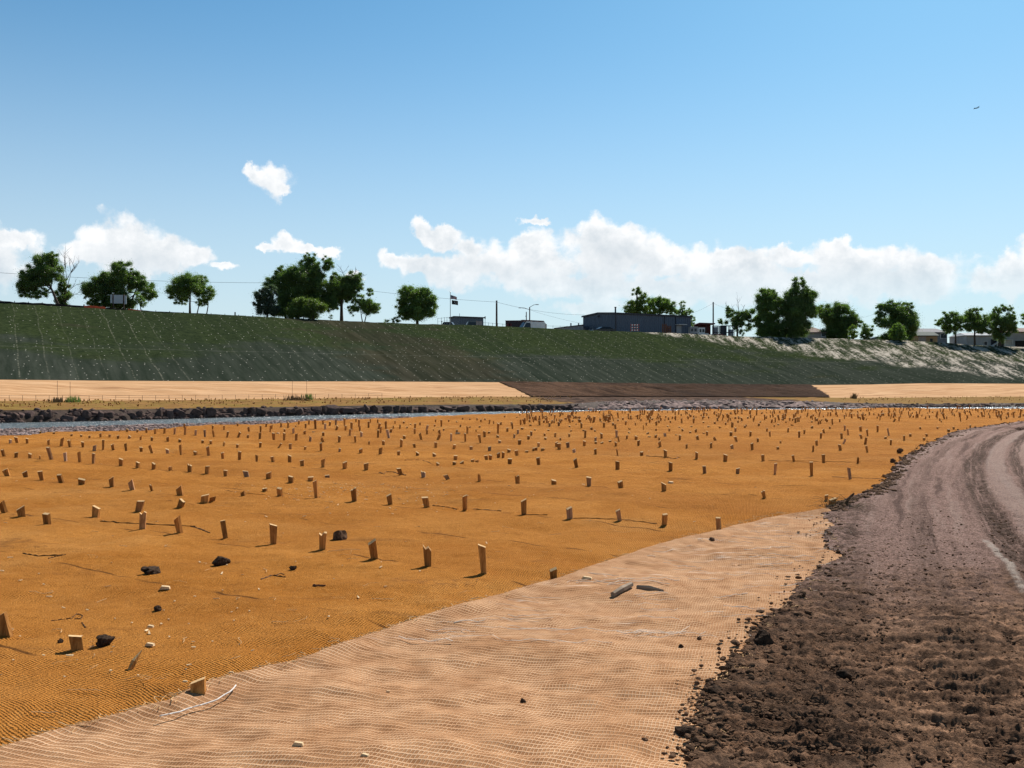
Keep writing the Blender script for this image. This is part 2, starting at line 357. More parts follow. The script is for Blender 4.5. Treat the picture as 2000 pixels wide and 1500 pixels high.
def m_green(g):
    """erosion blanket: dark green netting over soil, roll seams up the slope, pale pegs, bleached straw on the right"""
    u, w = uw(g); z = g.xyz(g.pos)[2]
    wob = g.m('MULTIPLY', g.m('SUBTRACT', g.noise(g.pos, .15, 2), .5), .7)
    uu = g.m('ADD', u, wob)
    roll = g.m('FLOOR', g.m('DIVIDE', uu, 2.4))
    rr = g.n('TexWhiteNoise', roll, noise_dimensions='1D')
    rr = g.xyz(g.n('TexWhiteNoise', g.comb(roll, 3.3, 0), out=1))[0]
    fil = g.noise(g.comb(g.m('MULTIPLY', uu, 1.1), g.m('MULTIPLY', w, .10)), 1.0, 4, .6)
    pat = g.noise(g.comb(g.m('MULTIPLY', u, .05), g.m('MULTIPLY', w, .13)), 1.0, 5, .6)
    gz = g.noise(g.pos, 1.6, 5, .75)
    grn = g.mix(g.step(gz, .3, .72), (.016, .026, .009), (.050, .067, .025))
    net = g.mix(g.step(fil, .3, .7), (.026, .034, .025), (.054, .062, .049))
    brn = g.mix(g.step(fil, .3, .7), (.030, .028, .018), (.066, .058, .040))
    top = g.step(g.m('ADD', z, g.m('MULTIPLY', g.m('SUBTRACT', pat, .5), 13)), 4.4, 7.0)
    col = g.mix(g.m('MULTIPLY', top, .88), net, grn)
    bm = g.step(g.m('ADD', pat, g.m('MULTIPLY', g.band(u, 46, 14, .8), .22)), .62, .76)
    col = g.mix(g.m('MULTIPLY', bm, .8), col, brn)
    col = g.mix(g.m('MULTIPLY', rr, .35), col, (.018, .027, .018))
    seam = g.band(g.m('PINGPONG', uu, 1.2), .02, .045, .8)
    seam = g.m('MULTIPLY', g.m('MULTIPLY', seam, g.step(g.noise(g.pos, 2.5, 3), .42, .62)), g.step(g.noise(g.comb(roll, 0, 7), 1.7, 1), .40, .62))
    col = g.mix(g.m('MULTIPLY', seam, .42), col, (.27, .26, .20))
    # horizontal overlaps
    ov = g.band(g.m('ADD', z, g.m('MULTIPLY', wob, .25)), 5.6, .035, .6)
    col = g.mix(g.m('MULTIPLY', g.m('MULTIPLY', ov, .22), g.step(gz, .35, .6)), col, (.2, .2, .17))
    # pegs
    vo = g.t.nodes.new('ShaderNodeTexVoronoi'); g.put(vo.inputs['Vector'], g.comb(g.m('MULTIPLY', u, .85), g.m('MULTIPLY', w, .75))); vo.inputs['Scale'].default_value = 1.0; vo.inputs['Randomness'].default_value = .85; vo.voronoi_dimensions = '2D'
    pk = g.xyz(vo.outputs[1])
    peg = g.m('MULTIPLY', g.step(vo.outputs[0], .060, .025), g.step(pk[0], .2, .5))
    col = g.mix(g.m('MULTIPLY', peg, .85), col, (.60, .58, .50))
    # bleached straw showing on the right-hand half, in streaks down the fall line
    st = g.noise(g.comb(g.m('MULTIPLY', g.m('SUBTRACT', u, g.m('MULTIPLY', w, .5)), .55), g.m('MULTIPLY', w, .16)), 1.0, 4, .7)
    st2 = g.noise(g.comb(g.m('MULTIPLY', uu, 2.4), g.m('MULTIPLY', w, 2.0)), 1.0, 5, .8)
    lim = g.m('SUBTRACT', 10.2, g.m('MULTIPLY', g.m('SUBTRACT', u, 95), .15))       # straw reaches lower further right
    zone = g.m('MULTIPLY', g.step(g.m('ADD', z, g.m('MULTIPLY', g.m('SUBTRACT', pat, .5), 4)), lim, g.m('ADD', lim, 1.0)), g.step(u, 90, 100))
    zone = g.m('MULTIPLY', zone, g.step(u, 230, 165))
    sm = g.step(g.m('ADD', g.m('MULTIPLY', st, .55), g.m('MULTIPLY', st2, .62)), .565, .66)
    col = g.mix(g.m('MULTIPLY', g.m('MULTIPLY', zone, sm), .82), col, (.60, .53, .45))
    return col, (g.m('ADD', gz, g.m('MULTIPLY', fil, .4)), .08)
def m_water(g):
    g.b.inputs['Roughness'].default_value = .2; g.b.inputs['IOR'].default_value = 1.33; g.b.inputs['Specular IOR Level'].default_value = .5
    n = g.noise(g.v('MULTIPLY', g.pos, (1, 1.6, 1)), 1.7, 6, .75)
    glint = g.step(g.noise(g.v('MULTIPLY', g.pos, (1, 1.6, 1)), 1.9, 6, .85), .62, .68)  # sun glints painted as white specks in the water colour
    return g.mix(g.m('MULTIPLY', glint, .8), (.14, .165, .172), (.72, .75, .76)), (n, .22)
def m_dry(g):
    n = g.noise(g.pos, .35, 5, .65)
    return g.mix(g.step(n, .3, .7), (.085, .085, .035), (.20, .155, .09)), (n, .2)
def m_bed(g):
    n = g.noise(g.pos, 3, 6, .7)
    return g.mix(g.step(n, .3, .7), (.05, .032, .022), (.16, .10, .07)), (n, .1)
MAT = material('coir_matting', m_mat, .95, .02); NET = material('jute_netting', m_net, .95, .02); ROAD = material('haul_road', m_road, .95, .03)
GRAV = material('river_gravel', m_gravel, .8, .3); SHELF = material('shelf_matting', m_shelf, .95, .02); TAN = material('slope_matting', m_tan, .95, .02)
BROWN = material('bare_soil', m_brown, .95, .02); GREEN = material('green_blanket', m_green, .95, .0); WATER = material('river_water', m_water, .1, .5)
BANK = material('dark_gap_bank', lambda g: g.mix(g.step(g.noise(g.pos, 3, 6, .7), .3, .7), (.026, .016, .012), (.085, .055, .04)), .9, .15)  # coloured dark so the gaps between boulders look shaded, not sunlit
DRY = material('dry_ground', m_dry, .95, .1); BED = material('soil_bed', m_bed, .95, .1)

# ------------------------------------------------------------------ terrain profile of the far bank, by view column
def ip(t): 
    k = sorted(t); return lambda x: np.interp(x, k, [t[q] for q in k])
Y0p = ip({-900: 884, -400: 866, 0: 853, 60: 852, 90: 846, 200: 842, 300: 838, 400: 832, 500: 828, 600: 824, 700: 819, 800: 815, 900: 810.5, 1000: 807, 1100: 804.5, 1200: 802.5, 1300: 801, 1400: 800, 1500: 799.8, 1600: 799, 1700: 797.4, 1800: 797.4, 1900: 798.6, 2000: 799.4, 2900: 808})
Yn = ip({-900: 38, 0: 52.7, 200: 57, 400: 61.6, 500: 64.3, 600: 68.3, 700: 71.7, 800: 74.5, 900: 77.5, 1000: 79, 1500: 84, 2000: 86, 2900: 90})
Yw = ip({-900: 48, 0: 61.6, 200: 65, 500: 74, 800: 84, 1000: 91, 1200: 97, 1500: 102, 1700: 106, 2000: 111, 2900: 140})
rockp = ip({-900: 806, 0: 801, 200: 800, 400: 797, 600: 794, 700: 792, 900: 790, 1000: 790, 1110: 789, 1180: 784, 1300: 782, 1450: 782, 1600: 785, 1700: 788, 1800: 789, 2000: 787, 2900: 784})
rockd = ip({-900: 1.3, 1100: 1.3, 1200: 6, 1550: 6, 1700: 2, 2900: 2})
Ys = ip({-900: 56, 0: 73, 500: 86, 1000: 105, 1500: 122, 2000: 136, 2900: 172}); shelfp = ip({-900: 790, 0: 783, 300: 782, 600: 778.5, 800: 776, 1000: 775, 1300: 775, 1600: 776.5, 1700: 777, 2000: 774.5, 2900: 772})
Yt = ip({-900: 64, 0: 84, 500: 98, 1000: 119, 1500: 140, 2000: 158, 2900: 208}); tanp = ip({-900: 734, 0: 741.5, 200: 743.5, 500: 745, 700: 745, 1000: 746.5, 1300: 750.5, 1500: 752, 1600: 752, 1700: 751, 1800: 748.5, 2000: 749.5, 2900: 752})
Yg = ip({-900: 88, 0: 116, 500: 132, 1000: 154, 1300: 168, 1500: 176, 1700: 183, 1850: 187, 2000: 190, 2900: 235})
greenp = ip({-900: 548, 0: 592, 100: 597, 150: 600, 250: 606, 300: 609, 400: 613, 500: 618, 600: 623, 700: 628, 800: 632, 870: 634, 900: 634, 1000: 638, 1100: 643, 1200: 647, 1300: 650, 1400: 654.5, 1450: 657, 1550: 659.5, 1650: 661.5, 1750: 664.5, 1830: 668, 1900: 674, 2000: 678, 2900: 700})
WL = -.55
def ztop(px): return float(CZ + (PY - greenp(px)) / F * Yg(px))
def crest(px, dd=0.0):
    """standing point on the embankment top, dd metres behind its edge"""
    Y = float(Yg(px)) + dd; return Vector(((px - PX) / F * Y, Y, ztop(px) - .02)), Y
xs = np.arange(-900, 2901, 8.0)
def col_pts(Y, z): Y = np.broadcast_to(Y, xs.shape); return np.stack([(xs - PX) / F * Y, Y, np.broadcast_to(z, xs.shape)], 1)
def strip(name, rows, mat, sel=None, jit=0.0, sub=1, seed=0):
    """sheet through successive profile lines, each (Y, z) over the columns"""
    full = []
    for i in range(len(rows) - 1):
        for k in range(sub):
            t = k / sub; full.append(rows[i] * (1 - t) + rows[i + 1] * t)
    full.append(rows[-1]); P = np.stack(full)
    if jit:
        d = jit * fbm(P[..., 0] * .45 + seed, P[..., 1] * .45, 4)
        d[0] = 0; d[-1] = 0; P[..., 2] += d
    n, m = P.shape[:2]; idx = np.arange(n * m).reshape(n, m)
    Fc = np.stack([idx[:-1, :-1], idx[:-1, 1:], idx[1:, 1:], idx[1:, :-1]], -1)
    if sel is not None: Fc = Fc[:, sel[:-1]]
    Fc = Fc.reshape(-1, 4)
    used = np.unique(Fc); re = -np.ones(n * m, int); re[used] = np.arange(len(used))
    return kind(mesh(name, P.reshape(-1, 3)[used], re[Fc], mat, None, True), 'structure')
yY0 = F * CZ / (Y0p(xs) - PY)
L0 = col_pts(yY0, zf((xs - PX) / F * yY0, yY0)); L0a = col_pts(yY0 + .35, -.22)
Lbar = col_pts(np.maximum(Yn(xs), yY0 + 1.6), WL - .03); Lmid = col_pts((Yn(xs) + Yw(xs)) / 2 + 2, WL - .6); Lw = col_pts(Yw(xs), WL - .06)
Yr = Yw(xs) + rockd(xs); Lr = col_pts(Yr, CZ + (PY - rockp(xs)) / F * Yr)
Ls = col_pts(Ys(xs), CZ + (PY - shelfp(xs)) / F * Ys(xs)); Lt = col_pts(Yt(xs), CZ + (PY - tanp(xs)) / F * Yt(xs)); zg = CZ + (PY - greenp(xs)) / F * Yg(xs)
crm = .12 * fbm(xs / 30, xs * 0, 3)
Lg = col_pts(Yg(xs), zg + crm)
strip('gravel_bar', [L0a, Lbar, Lmid, Lw], GRAV, jit=.10, sub=5)
strip('riverbank', [Lw, Lr], BANK, jit=.35, sub=4, seed=4)
strip('far_shelf', [Lr, Ls], SHELF, jit=.18, sub=8, seed=9)
left = xs < 980; right = xs >= 1608
# slanting ends of the bare soil patch
def tan_rows(a, b, xa, xb): pass
P_s, P_t = Ls, Lt
def slope_piece(name, mat, xb0, xb1, xt0, xt1, n=90, lift=0.0, sub=8, proud=0.0):
    """part of the lower slope between two slanting side edges (photo columns at foot and head)"""
    rows = []
    for k in range(sub + 1):
        t = k / sub; j0, j1 = ((5 * mnoise.noise(Vector((k * .9, 2, 0))), 9 * mnoise.noise(Vector((k * .9, 9, 0)))) if proud else (0, 0)); c = np.linspace(xb0 * (1 - t) + xt0 * t + j0, xb1 * (1 - t) + xt1 * t + j1, n)
        Y = Ys(c) * (1 - t) + Yt(c) * t
        z = (CZ + (PY - shelfp(c)) / F * Ys(c)) * (1 - t) + (CZ + (PY - tanp(c)) / F * Yt(c)) * t
        X = (c - PX) / F * Y; z = z + proud
        z = z + (.22 if not lift else .55 * np.clip(np.minimum(np.arange(n), np.arange(n)[::-1]) / 14, .1, 1)) * math.sin(math.pi * t) * fbm(X * (.3 if not lift else .22), Y * .3 + 5, 4) + lift * math.sin(math.pi * t) * np.clip(np.minimum(np.arange(n), np.arange(n)[::-1]) / 14, 0, 1)
        rows.append(np.stack([X, Y, z], 1))
    P = np.concatenate(rows); idx = np.arange(len(P)).reshape(sub + 1, n)
    Fc = np.stack([idx[:-1, :-1], idx[:-1, 1:], idx[1:, 1:], idx[1:, :-1]], -1).reshape(-1, 4)
    return kind(mesh(name, P, Fc, mat, None, True), 'structure')
slope_piece('tan_slope', TAN, -900, 1050, -900, 986, 200)
slope_piece('bare_slope', BROWN, 1038, 1622, 974, 1582, 170, .30, 22, .10)
slope_piece('tan_slope', TAN, 1608, 2900, 1568, 2900, 140)
strip('green_embankment', [Lt, Lg], GREEN, jit=.22, sub=16, seed=2)
strip('plateau', [Lg, col_pts(Yg(xs) + 30, zg - .05), col_pts(Yg(xs) * 3, zg - .3), col_pts(2600, 9.0)], DRY)
# river surface
strip('river', [col_pts(np.minimum(Yn(xs), Yw(xs) - 4) - 1.5, WL), col_pts(Yw(xs) + .7, WL)], WATER, sub=3)
b = MB(); b.add([(-4000, -4000, -1.4), (4000, -4000, -1.4), (4000, 4000, -1.4), (-4000, 4000, -1.4)], [(0, 1, 2, 3)])
kind(b.build('ground', BED), 'structure')

# ------------------------------------------------------------------ near sheets: orange matting, pale net, haul road
netL = ip({1003: 1622, 1004.5: 1575, 1008: 1530, 1014: 1492, 1020: 1470, 1030: 1432, 1045: 1390, 1057: 1335, 1070: 1290, 1088: 1238, 1105: 1188, 1120: 1140, 1140: 1090, 1155: 1030, 1170: 985, 1190: 905, 1210: 842, 1243: 752, 1270: 668, 1297: 602, 1310: 548, 1340: 425, 1362: 372, 1385: 330, 1405: 255, 1430: 165, 1450: 90, 1478: 5, 1520: -130, 1700: -700, 2600: -3600})
netR = ip({1003: 1622, 1012: 1630, 1022: 1640, 1032: 1644, 1042: 1630, 1052: 1622, 1064: 1632, 1078: 1640, 1090: 1662, 1100: 1652, 1112: 1622, 1126: 1606, 1140: 1592, 1152: 1576, 1170: 1574, 1185: 1556, 1200: 1530, 1218: 1512, 1232: 1496, 1250: 1488, 1268: 1474, 1285: 1462, 1300: 1448, 1318: 1436, 1334: 1418, 1345: 1404, 1362: 1392, 1380: 1386, 1400: 1384, 1420: 1384, 1440: 1376, 1460: 1372, 1480: 1364, 1500: 1358, 1600: 1330, 2600: 1000})
roadL = ip({770: 3400, 799: 2900, 812: 2260, 820: 2040, 825: 1995, 832: 1935, 840: 1888, 850: 1858, 860: 1838, 872: 1806, 880: 1796, 892: 1776, 905: 1768, 915: 1752, 925: 1748, 940: 1738, 952: 1722, 965: 1708, 975: 1678, 980: 1662, 992: 1636, 1003: 1620})
def wig(py, seed, a=1.0):
    h = 3300.0 / np.maximum(py - PY, 20)
    if a > 1.2: return float(wig(py, seed, 1.15)) + (np.random.RandomState(int(py * 10) + seed).rand() - .5) * 7 * a * np.clip((py - PY) / 300, .15, 1.3)
    return a * (5 * fbm(np.log(h) * 14 + seed, h * 0 + seed, 3)) * np.clip((py - PY) / 250, .12, 1.3)
def sheet(name, mat, pys, lo, hi, zfun, n, dist=None):
    rows = []
    for py in pys:
        a, c = lo(py), hi(py)
        t = np.linspace(0, 1, n) if dist is None else dist(a, c, n)
        px = a + (c - a) * t
        Y = row_y(px, py); X = (px - PX) / F * Y
        rows.append(np.stack([X, Y, zfun(X, Y, px, py, t)], 1))
    P = np.concatenate(rows); m = len(pys); idx = np.arange(m * n).reshape(m, n)
    Fc = np.stack([idx[:-1, :-1], idx[1:, :-1], idx[1:, 1:], idx[:-1, 1:]], -1).reshape(-1, 4)
    return kind(mesh(name, P, Fc, mat, None, True), 'structure')
def zmat(X, Y, px, py, t):
    z = zf(X, Y) + .014
    d = np.clip((px - netL(py)) / 60.0, -3, 1) if py > 1003 else np.full(px.shape, -3.0)
    near = np.clip((py - 1003) / 300, 0, 1)
    d2 = np.clip((px - netL(py)) / 190.0, -3, 0) if py > 1003 else np.full(px.shape, -3.0)
    return z - .025 * np.exp(-np.minimum(0, d) ** 2 * .9) * (py > 1003) - .050 * near * np.exp(-d2 ** 2 * 2.0)
# field edge follows Y0p: begin rows at the far edge of each column by using a warped grid
def field():
    n = 520; px = np.concatenate([np.linspace(-1400, 0, 40)[:-1], np.linspace(0, 2000, 440), np.linspace(2000, 2900, 40)[1:]]); n = len(px)
    rows = []; tt = np.concatenate([np.linspace(0, .22, 60)[:-1] ** 1.0, np.linspace(.22, 1, 170)])
    for t in tt:
        y0 = np.interp(px, xs, Y0p(xs)); yend = 1003.0
        py = y0 + (yend - y0) * t
        xr = roadL(py); 
        q = np.minimum(px, xr)                       # collapse the part that lies beyond the road edge onto it
        Y = F * CZ / (py - PY); X = (q - PX) / F * Y
        rows.append(np.stack([X, Y, zf(X, Y) + .014], 1))
    for py in np.concatenate([np.arange(1005, 1502, 2.6), np.linspace(1510, 2600, 20)]):
        q = np.minimum(px, netL(py) + 14); Y = row_y(q, py); X = (q - PX) / F * Y
        rows.append(np.stack([X, Y, zmat(X, Y, q, py, None)], 1))
    P = np.concatenate(rows); m = len(rows); idx = np.arange(m * n).reshape(m, n)
    Fc = np.stack([idx[:-1, :-1], idx[1:, :-1], idx[1:, 1:], idx[:-1, 1:]], -1).reshape(-1, 4)
    a = P[Fc]; area = np.linalg.norm(np.cross(a[:, 2] - a[:, 0], a[:, 3] - a[:, 1]), axis=1)
    Fc = Fc[area > 1e-7]
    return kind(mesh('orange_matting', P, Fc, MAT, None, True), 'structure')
FIELD = field()
def znet(X, Y, px, py, t):
    w = .012 * fbm(X * .7 + 3, Y * 2.4 + .6 * X, 3) + .008 * np.abs(fbm(X * 1.3, Y * 5 + 8 + X, 3)) + .012 * fbm(X * 5, Y * 5, 2)
    edge = np.clip(np.minimum(t, 1 - t) * 12, 0, 1)
    ridge = .030 * np.exp(-(t * (netR(py) - netL(py)) / 45.0) ** 2)
    return zf(X, Y) + .020 + np.maximum(w, -.02) * (.4 + .6 * edge) + ridge
NETTING = sheet('pale_netting', NET, np.concatenate([np.arange(1003.5, 1120, 1.5), np.arange(1120, 1502, 2.4), np.linspace(1510, 2600, 24)]),
      lambda p: float(netL(p)) + float(wig(np.array(p), 3, .8)), lambda p: float(netR(p)) + float(wig(np.array(p), 8, 1.4)), znet, 460)
def zroad(X, Y, px, py, t):
    q = X - .27 * Y - .0048 * Y * Y
    near = np.clip((11 - Y) / 5, 0, 1)
    lump = fbm(X * 6, Y * 6, 4, .6); l2 = fbm(X * 22 + 4, Y * 22, 3, .6)
    rut = -.04 * np.exp(-((q - 1.98) / .2) ** 2) - .02 * np.exp(-((q - 3.75) / .2) ** 2) + .015 * np.exp(-((q - 1.69) / .1) ** 2)
    ph = (Y + .10 * X + .05 * fbm(X, Y, 2)) / .20; saw = np.clip(np.sin(2 * np.pi * ph) * 2.2, -1, 1)
    lane = np.clip(1.6 - np.abs(q + .02) / .24, 0, 1) + np.clip(1.6 - np.abs(q - .86) / .24, 0, 1)
    tread = .013 * saw * (.8 * np.exp(-((q - 1.98) / .22) ** 2) + near * lane * np.clip(fbm(X * 1.4, Y * 1.4 + 3, 2) * 2 + .75, 0, 1))
    fade = np.clip(16 / np.maximum(Y, 1), 0, 1)
    edge = np.clip(t * 40, 0, 1)
    return zf(X, Y) + .018 + (.016 + .016 * near) * lump * fade + .018 * l2 * near + .012 * np.maximum(0, fbm(X * 11 + 9, Y * 14, 3)) * near + rut + tread * fade + .024 * edge * np.exp(-t * 22) * (.6 + np.abs(fbm(X * 8, Y * 8 + 2, 3)) * 1.6) + .012
road_y = np.concatenate([np.linspace(772, 800, 12), np.arange(801, 1003, 1.6), np.arange(1003, 1504, 2.0), np.linspace(1512, 2600, 20)])
def rl(py):
    k = float(roadL(py)) - 6 if py < 1003 else float(netR(py)) - 18
    return k + float(wig(np.array(py), 21, 2.2))
sheet('dirt_road', ROAD, road_y, rl, lambda p: max(3000.0, float(roadL(p)) + 900), zroad, 420,
      lambda a, c, n: np.concatenate([np.linspace(0, (2010 - a) / (c - a), n - 40), np.linspace((2010 - a) / (c - a), 1, 41)[1:]]) if a < 1900 else np.linspace(0, 1, n))
gx, gy = np.meshgrid(np.linspace(-60, 90, 120), np.linspace(-60, 66, 100)); gz = zf(gx, gy) - .22
lim = np.interp(PX + gx / np.maximum(gy, 1) * F, xs, yY0) - .8
gz = np.where((gy > 15) & (gy > lim), -1.2, gz)
idx = np.arange(gx.size).reshape(gx.shape)
kind(mesh('soil', np.stack([gx, gy, gz], -1).reshape(-1, 3), np.stack([idx[:-1, :-1], idx[:-1, 1:], idx[1:, 1:], idx[1:, :-1]], -1).reshape(-1, 4), BED, None, True), 'structure')
# ------------------------------------------------------------------ materials: objects
def m_wood(g):
    oi = g.n('ObjectInfo', out=5) if False else g.t.nodes.new('ShaderNodeObjectInfo').outputs['Random']
    co = g.n('TexCoord', out=3)
    n = g.noise(g.v('MULTIPLY', co, (55, 55, 4)), 1.0, 4, .65)
    col = g.mix(g.step(n, .3, .7), (.26, .105, .026), (.50, .225, .062))
    h = g.t.nodes.new('ShaderNodeHueSaturation'); g.put(h.inputs['Color'], col); g.put(h.inputs['Value'], g.m('ADD', .62, g.m('MULTIPLY', oi, .75))); g.put(h.inputs['Saturation'], g.m('ADD', .74, g.m('MULTIPLY', g.step(g.m('FRACT', g.m('MULTIPLY', oi, 7.3)), .04, .22), .26)))
    nz = g.xyz(g.n('NewGeometry', out=1))[2]
    cut = g.step(nz, .45, .75)               # sawn heads, with sunlight painted in as paler upward faces
    return g.mix(g.m('MULTIPLY', cut, .8), h.outputs[0], (.72, .50, .26)), (n, .004)
WOOD = material('stake_wood', m_wood, .9, .06)
OLDWOOD = paint('weathered_grey_wood', (.27, .20, .14), .9, .3, 6); PALEWOOD = paint('fresh_split_wood', (.70, .50, .28), .8, .25, 25)
def m_clod(g):
    co = g.n('TexCoord', out=3); n = g.noise(co, 18, 5, .75)
    return g.mix(g.step(n, .3, .7), (.042, .025, .016), (.19, .11, .066)), (n, .01)
CLOD = material('damp_soil_clod', m_clod, .95, .03)
def m_boulder(g):
    n = g.noise(g.pos, 3, 6, .7); oi = g.t.nodes.new('ShaderNodeObjectInfo').outputs['Random']
    c = g.mix(g.step(n, .3, .72), (.045, .029, .024), (.165, .108, .088))
    return g.mix(g.m('MULTIPLY', oi, .4), c, (.13, .085, .08)), (n, .06)
DKCLOD = material('black_soil_clod', lambda g: (g.mix(g.step(g.noise(g.n('TexCoord', out=3), 22, 5, .75), .3, .7), (.016, .011, .008), (.085, .052, .034)), (g.noise(g.n('TexCoord', out=3), 30, 5, .75), .012)), .95, .04)
BOULDER = material('dark_boulder', m_boulder, .9, .08)
def m_slab(g):
    n = g.noise(g.pos, 3, 5, .7); k = g.xyz(g.n('TexVoronoi', Vector=g.pos, Scale=1.4, out=1))[0]
    c = g.mix(k, (.060, .040, .036), (.34, .225, .195))
    return g.mix(g.step(n, .55, .75), c, (.10, .07, .065)), (n, .05)
SLAB = material('pinkish_riprap', m_slab, .85, .12)
def m_stone(g):
    k = g.xyz(g.n('TexVoronoi', Vector=g.pos, Scale=5, out=1)); return g.mix(k[0], (.07, .047, .041), (.37, .26, .23))
STONE = material('gravel_stone', m_stone, .85, .12)
def leafmat(name, a, b):
    m = bpy.data.materials.new(name); m.use_nodes = True; g = G(m.node_tree); nt = m.node_tree
    for x in list(nt.nodes): nt.nodes.remove(x)
    at = nt.nodes.new('ShaderNodeAttribute'); at.attribute_name = 'tint'
    col = g.mix(at.outputs['Fac'], a, b)
    d = g.n('BsdfDiffuse', col); t = g.n('BsdfTranslucent', g.mix(.5, col, (b[0] * 1.25, b[1] * 1.5, b[2] * .6))); gl = g.n('BsdfGlossy', (1, 1, 1, 1), .42)
    s = nt.nodes.new('ShaderNodeMixShader'); s.inputs[0].default_value = .45; nt.links.new(d, s.inputs[1]); nt.links.new(t, s.inputs[2])
    s2 = nt.nodes.new('ShaderNodeMixShader'); s2.inputs[0].default_value = .05; nt.links.new(s.outputs[0], s2.inputs[1]); nt.links.new(gl, s2.inputs[2])
    o = nt.nodes.new('ShaderNodeOutputMaterial'); nt.links.new(s2.outputs[0], o.inputs[0]); return m
LEAF = {'dark': leafmat('dark_leaf', (.034, .074, .014), (.14, .225, .038)), 'mid': leafmat('mid_leaf', (.048, .098, .018), (.165, .26, .042)),
        'bright': leafmat('bright_leaf', (.065, .12, .016), (.16, .23, .036)), 'blue': leafmat('bluish_leaf', (.032, .058, .036), (.095, .14, .078))}
BARK = paint('bark', (.075, .055, .042), .95, .4, 4); DEADWOOD = paint('dead_branch_wood', (.12, .085, .075), .9, .3, 4)
RUSH = leafmat('rush_blade', (.05, .075, .02), (.14, .16, .05)); DRYSTEM = paint('dry_stem', (.20, .14, .07), .9, .3, 8)
def m_clad(cola, colb, pitch):
    def f(g):
        co = g.n('TexCoord', out=3); x, y, z = g.xyz(co)
        s = g.m('SINE', g.m('MULTIPLY', g.m('ADD', x, y), 2 * math.pi / pitch))
        n = g.noise(g.v('MULTIPLY', co, (1, 1, .3)), 1.2, 4, .6)
        return g.mix(g.m('ADD', g.m('MULTIPLY', n, .6), g.m('MULTIPLY', s, .25), clamp=True), cola, colb), (s, .03)
    return f
CLAD = material('blue_grey_cladding', m_clad((.085, .105, .14), (.15, .18, .225), .45), .7, .15)
TRIM = paint('dark_trim', (.030, .032, .045), .5); ROOFM = paint('metal_roof', (.22, .24, .26), .45, .15, 1)
WHITE = paint('white_paint', (.74, .74, .73), .5, .08, 1.5); WHITEWALL = paint('white_siding', (.46, .475, .50), .85, .14, 1.2, .05); GLASS = paint('dark_glass', (.03, .04, .05), .3, .2, 1, .3)
GREYWALL = paint('grey_wall', (.30, .31, .33), .8, .15, 1); SHINGLE = paint('brown_shingle', (.20, .135, .115), .9, .25, 3); GSHINGLE = paint('grey_shingle', (.20, .20, .215), .9, .2, 3); GREENROOF = paint('green_grey_shingle', (.10, .125, .115), .9, .2, 3)
TANWALL = paint('tan_plywood', (.46, .31, .185), .85, .15, 2); PINKWALL = paint('pale_board_wall', (.45, .38, .36), .85, .15, 2); MAROON = paint('maroon_paint', (.095, .018, .022), .5, .2, 1); REDP = paint('red_paint', (.36, .035, .025), .5, .15, 1.5)
BLACK = paint('black_plastic', (.014, .014, .016), .5, .2, 2); STEEL = paint('grey_steel', (.22, .22, .23), .4, .2, 2, .5, .6); POLE = paint('pole_timber', (.085, .055, .045), .9, .3, 3); SIGN = paint('pale_sign_board', (.40, .45, .50), .5, .06, 1)
SILT = paint('black_silt_fabric', (.020, .014, .015), .9, .3, 1); ORANGE = paint('orange_barrier_mesh', (.62, .10, .04), .7, .25, 3); GOLD = paint('rust', (.16, .07, .04), .9, .3, 4)
ROPE = paint('white_rope', (.80, .74, .68), .8, .1, 20); STRAND = paint('pale_strand', (.86, .74, .60), .8, .1, 20); FIBRE = paint('straw_fibre', (.66, .42, .20), .9, .2, 8); DKCORD = paint('dark_cord', (.13, .060, .022), .95, .3, 8)
BLUEF = paint('navy_cloth', (.018, .025, .085), .8, .1, 4); REDF = paint('red_cloth', (.30, .020, .030), .8, .1, 4); WHITEF = paint('white_cloth', (.62, .60, .62), .8, .08, 4); BLACKF = paint('black_cloth', (.012, .012, .014), .8, .1, 4)

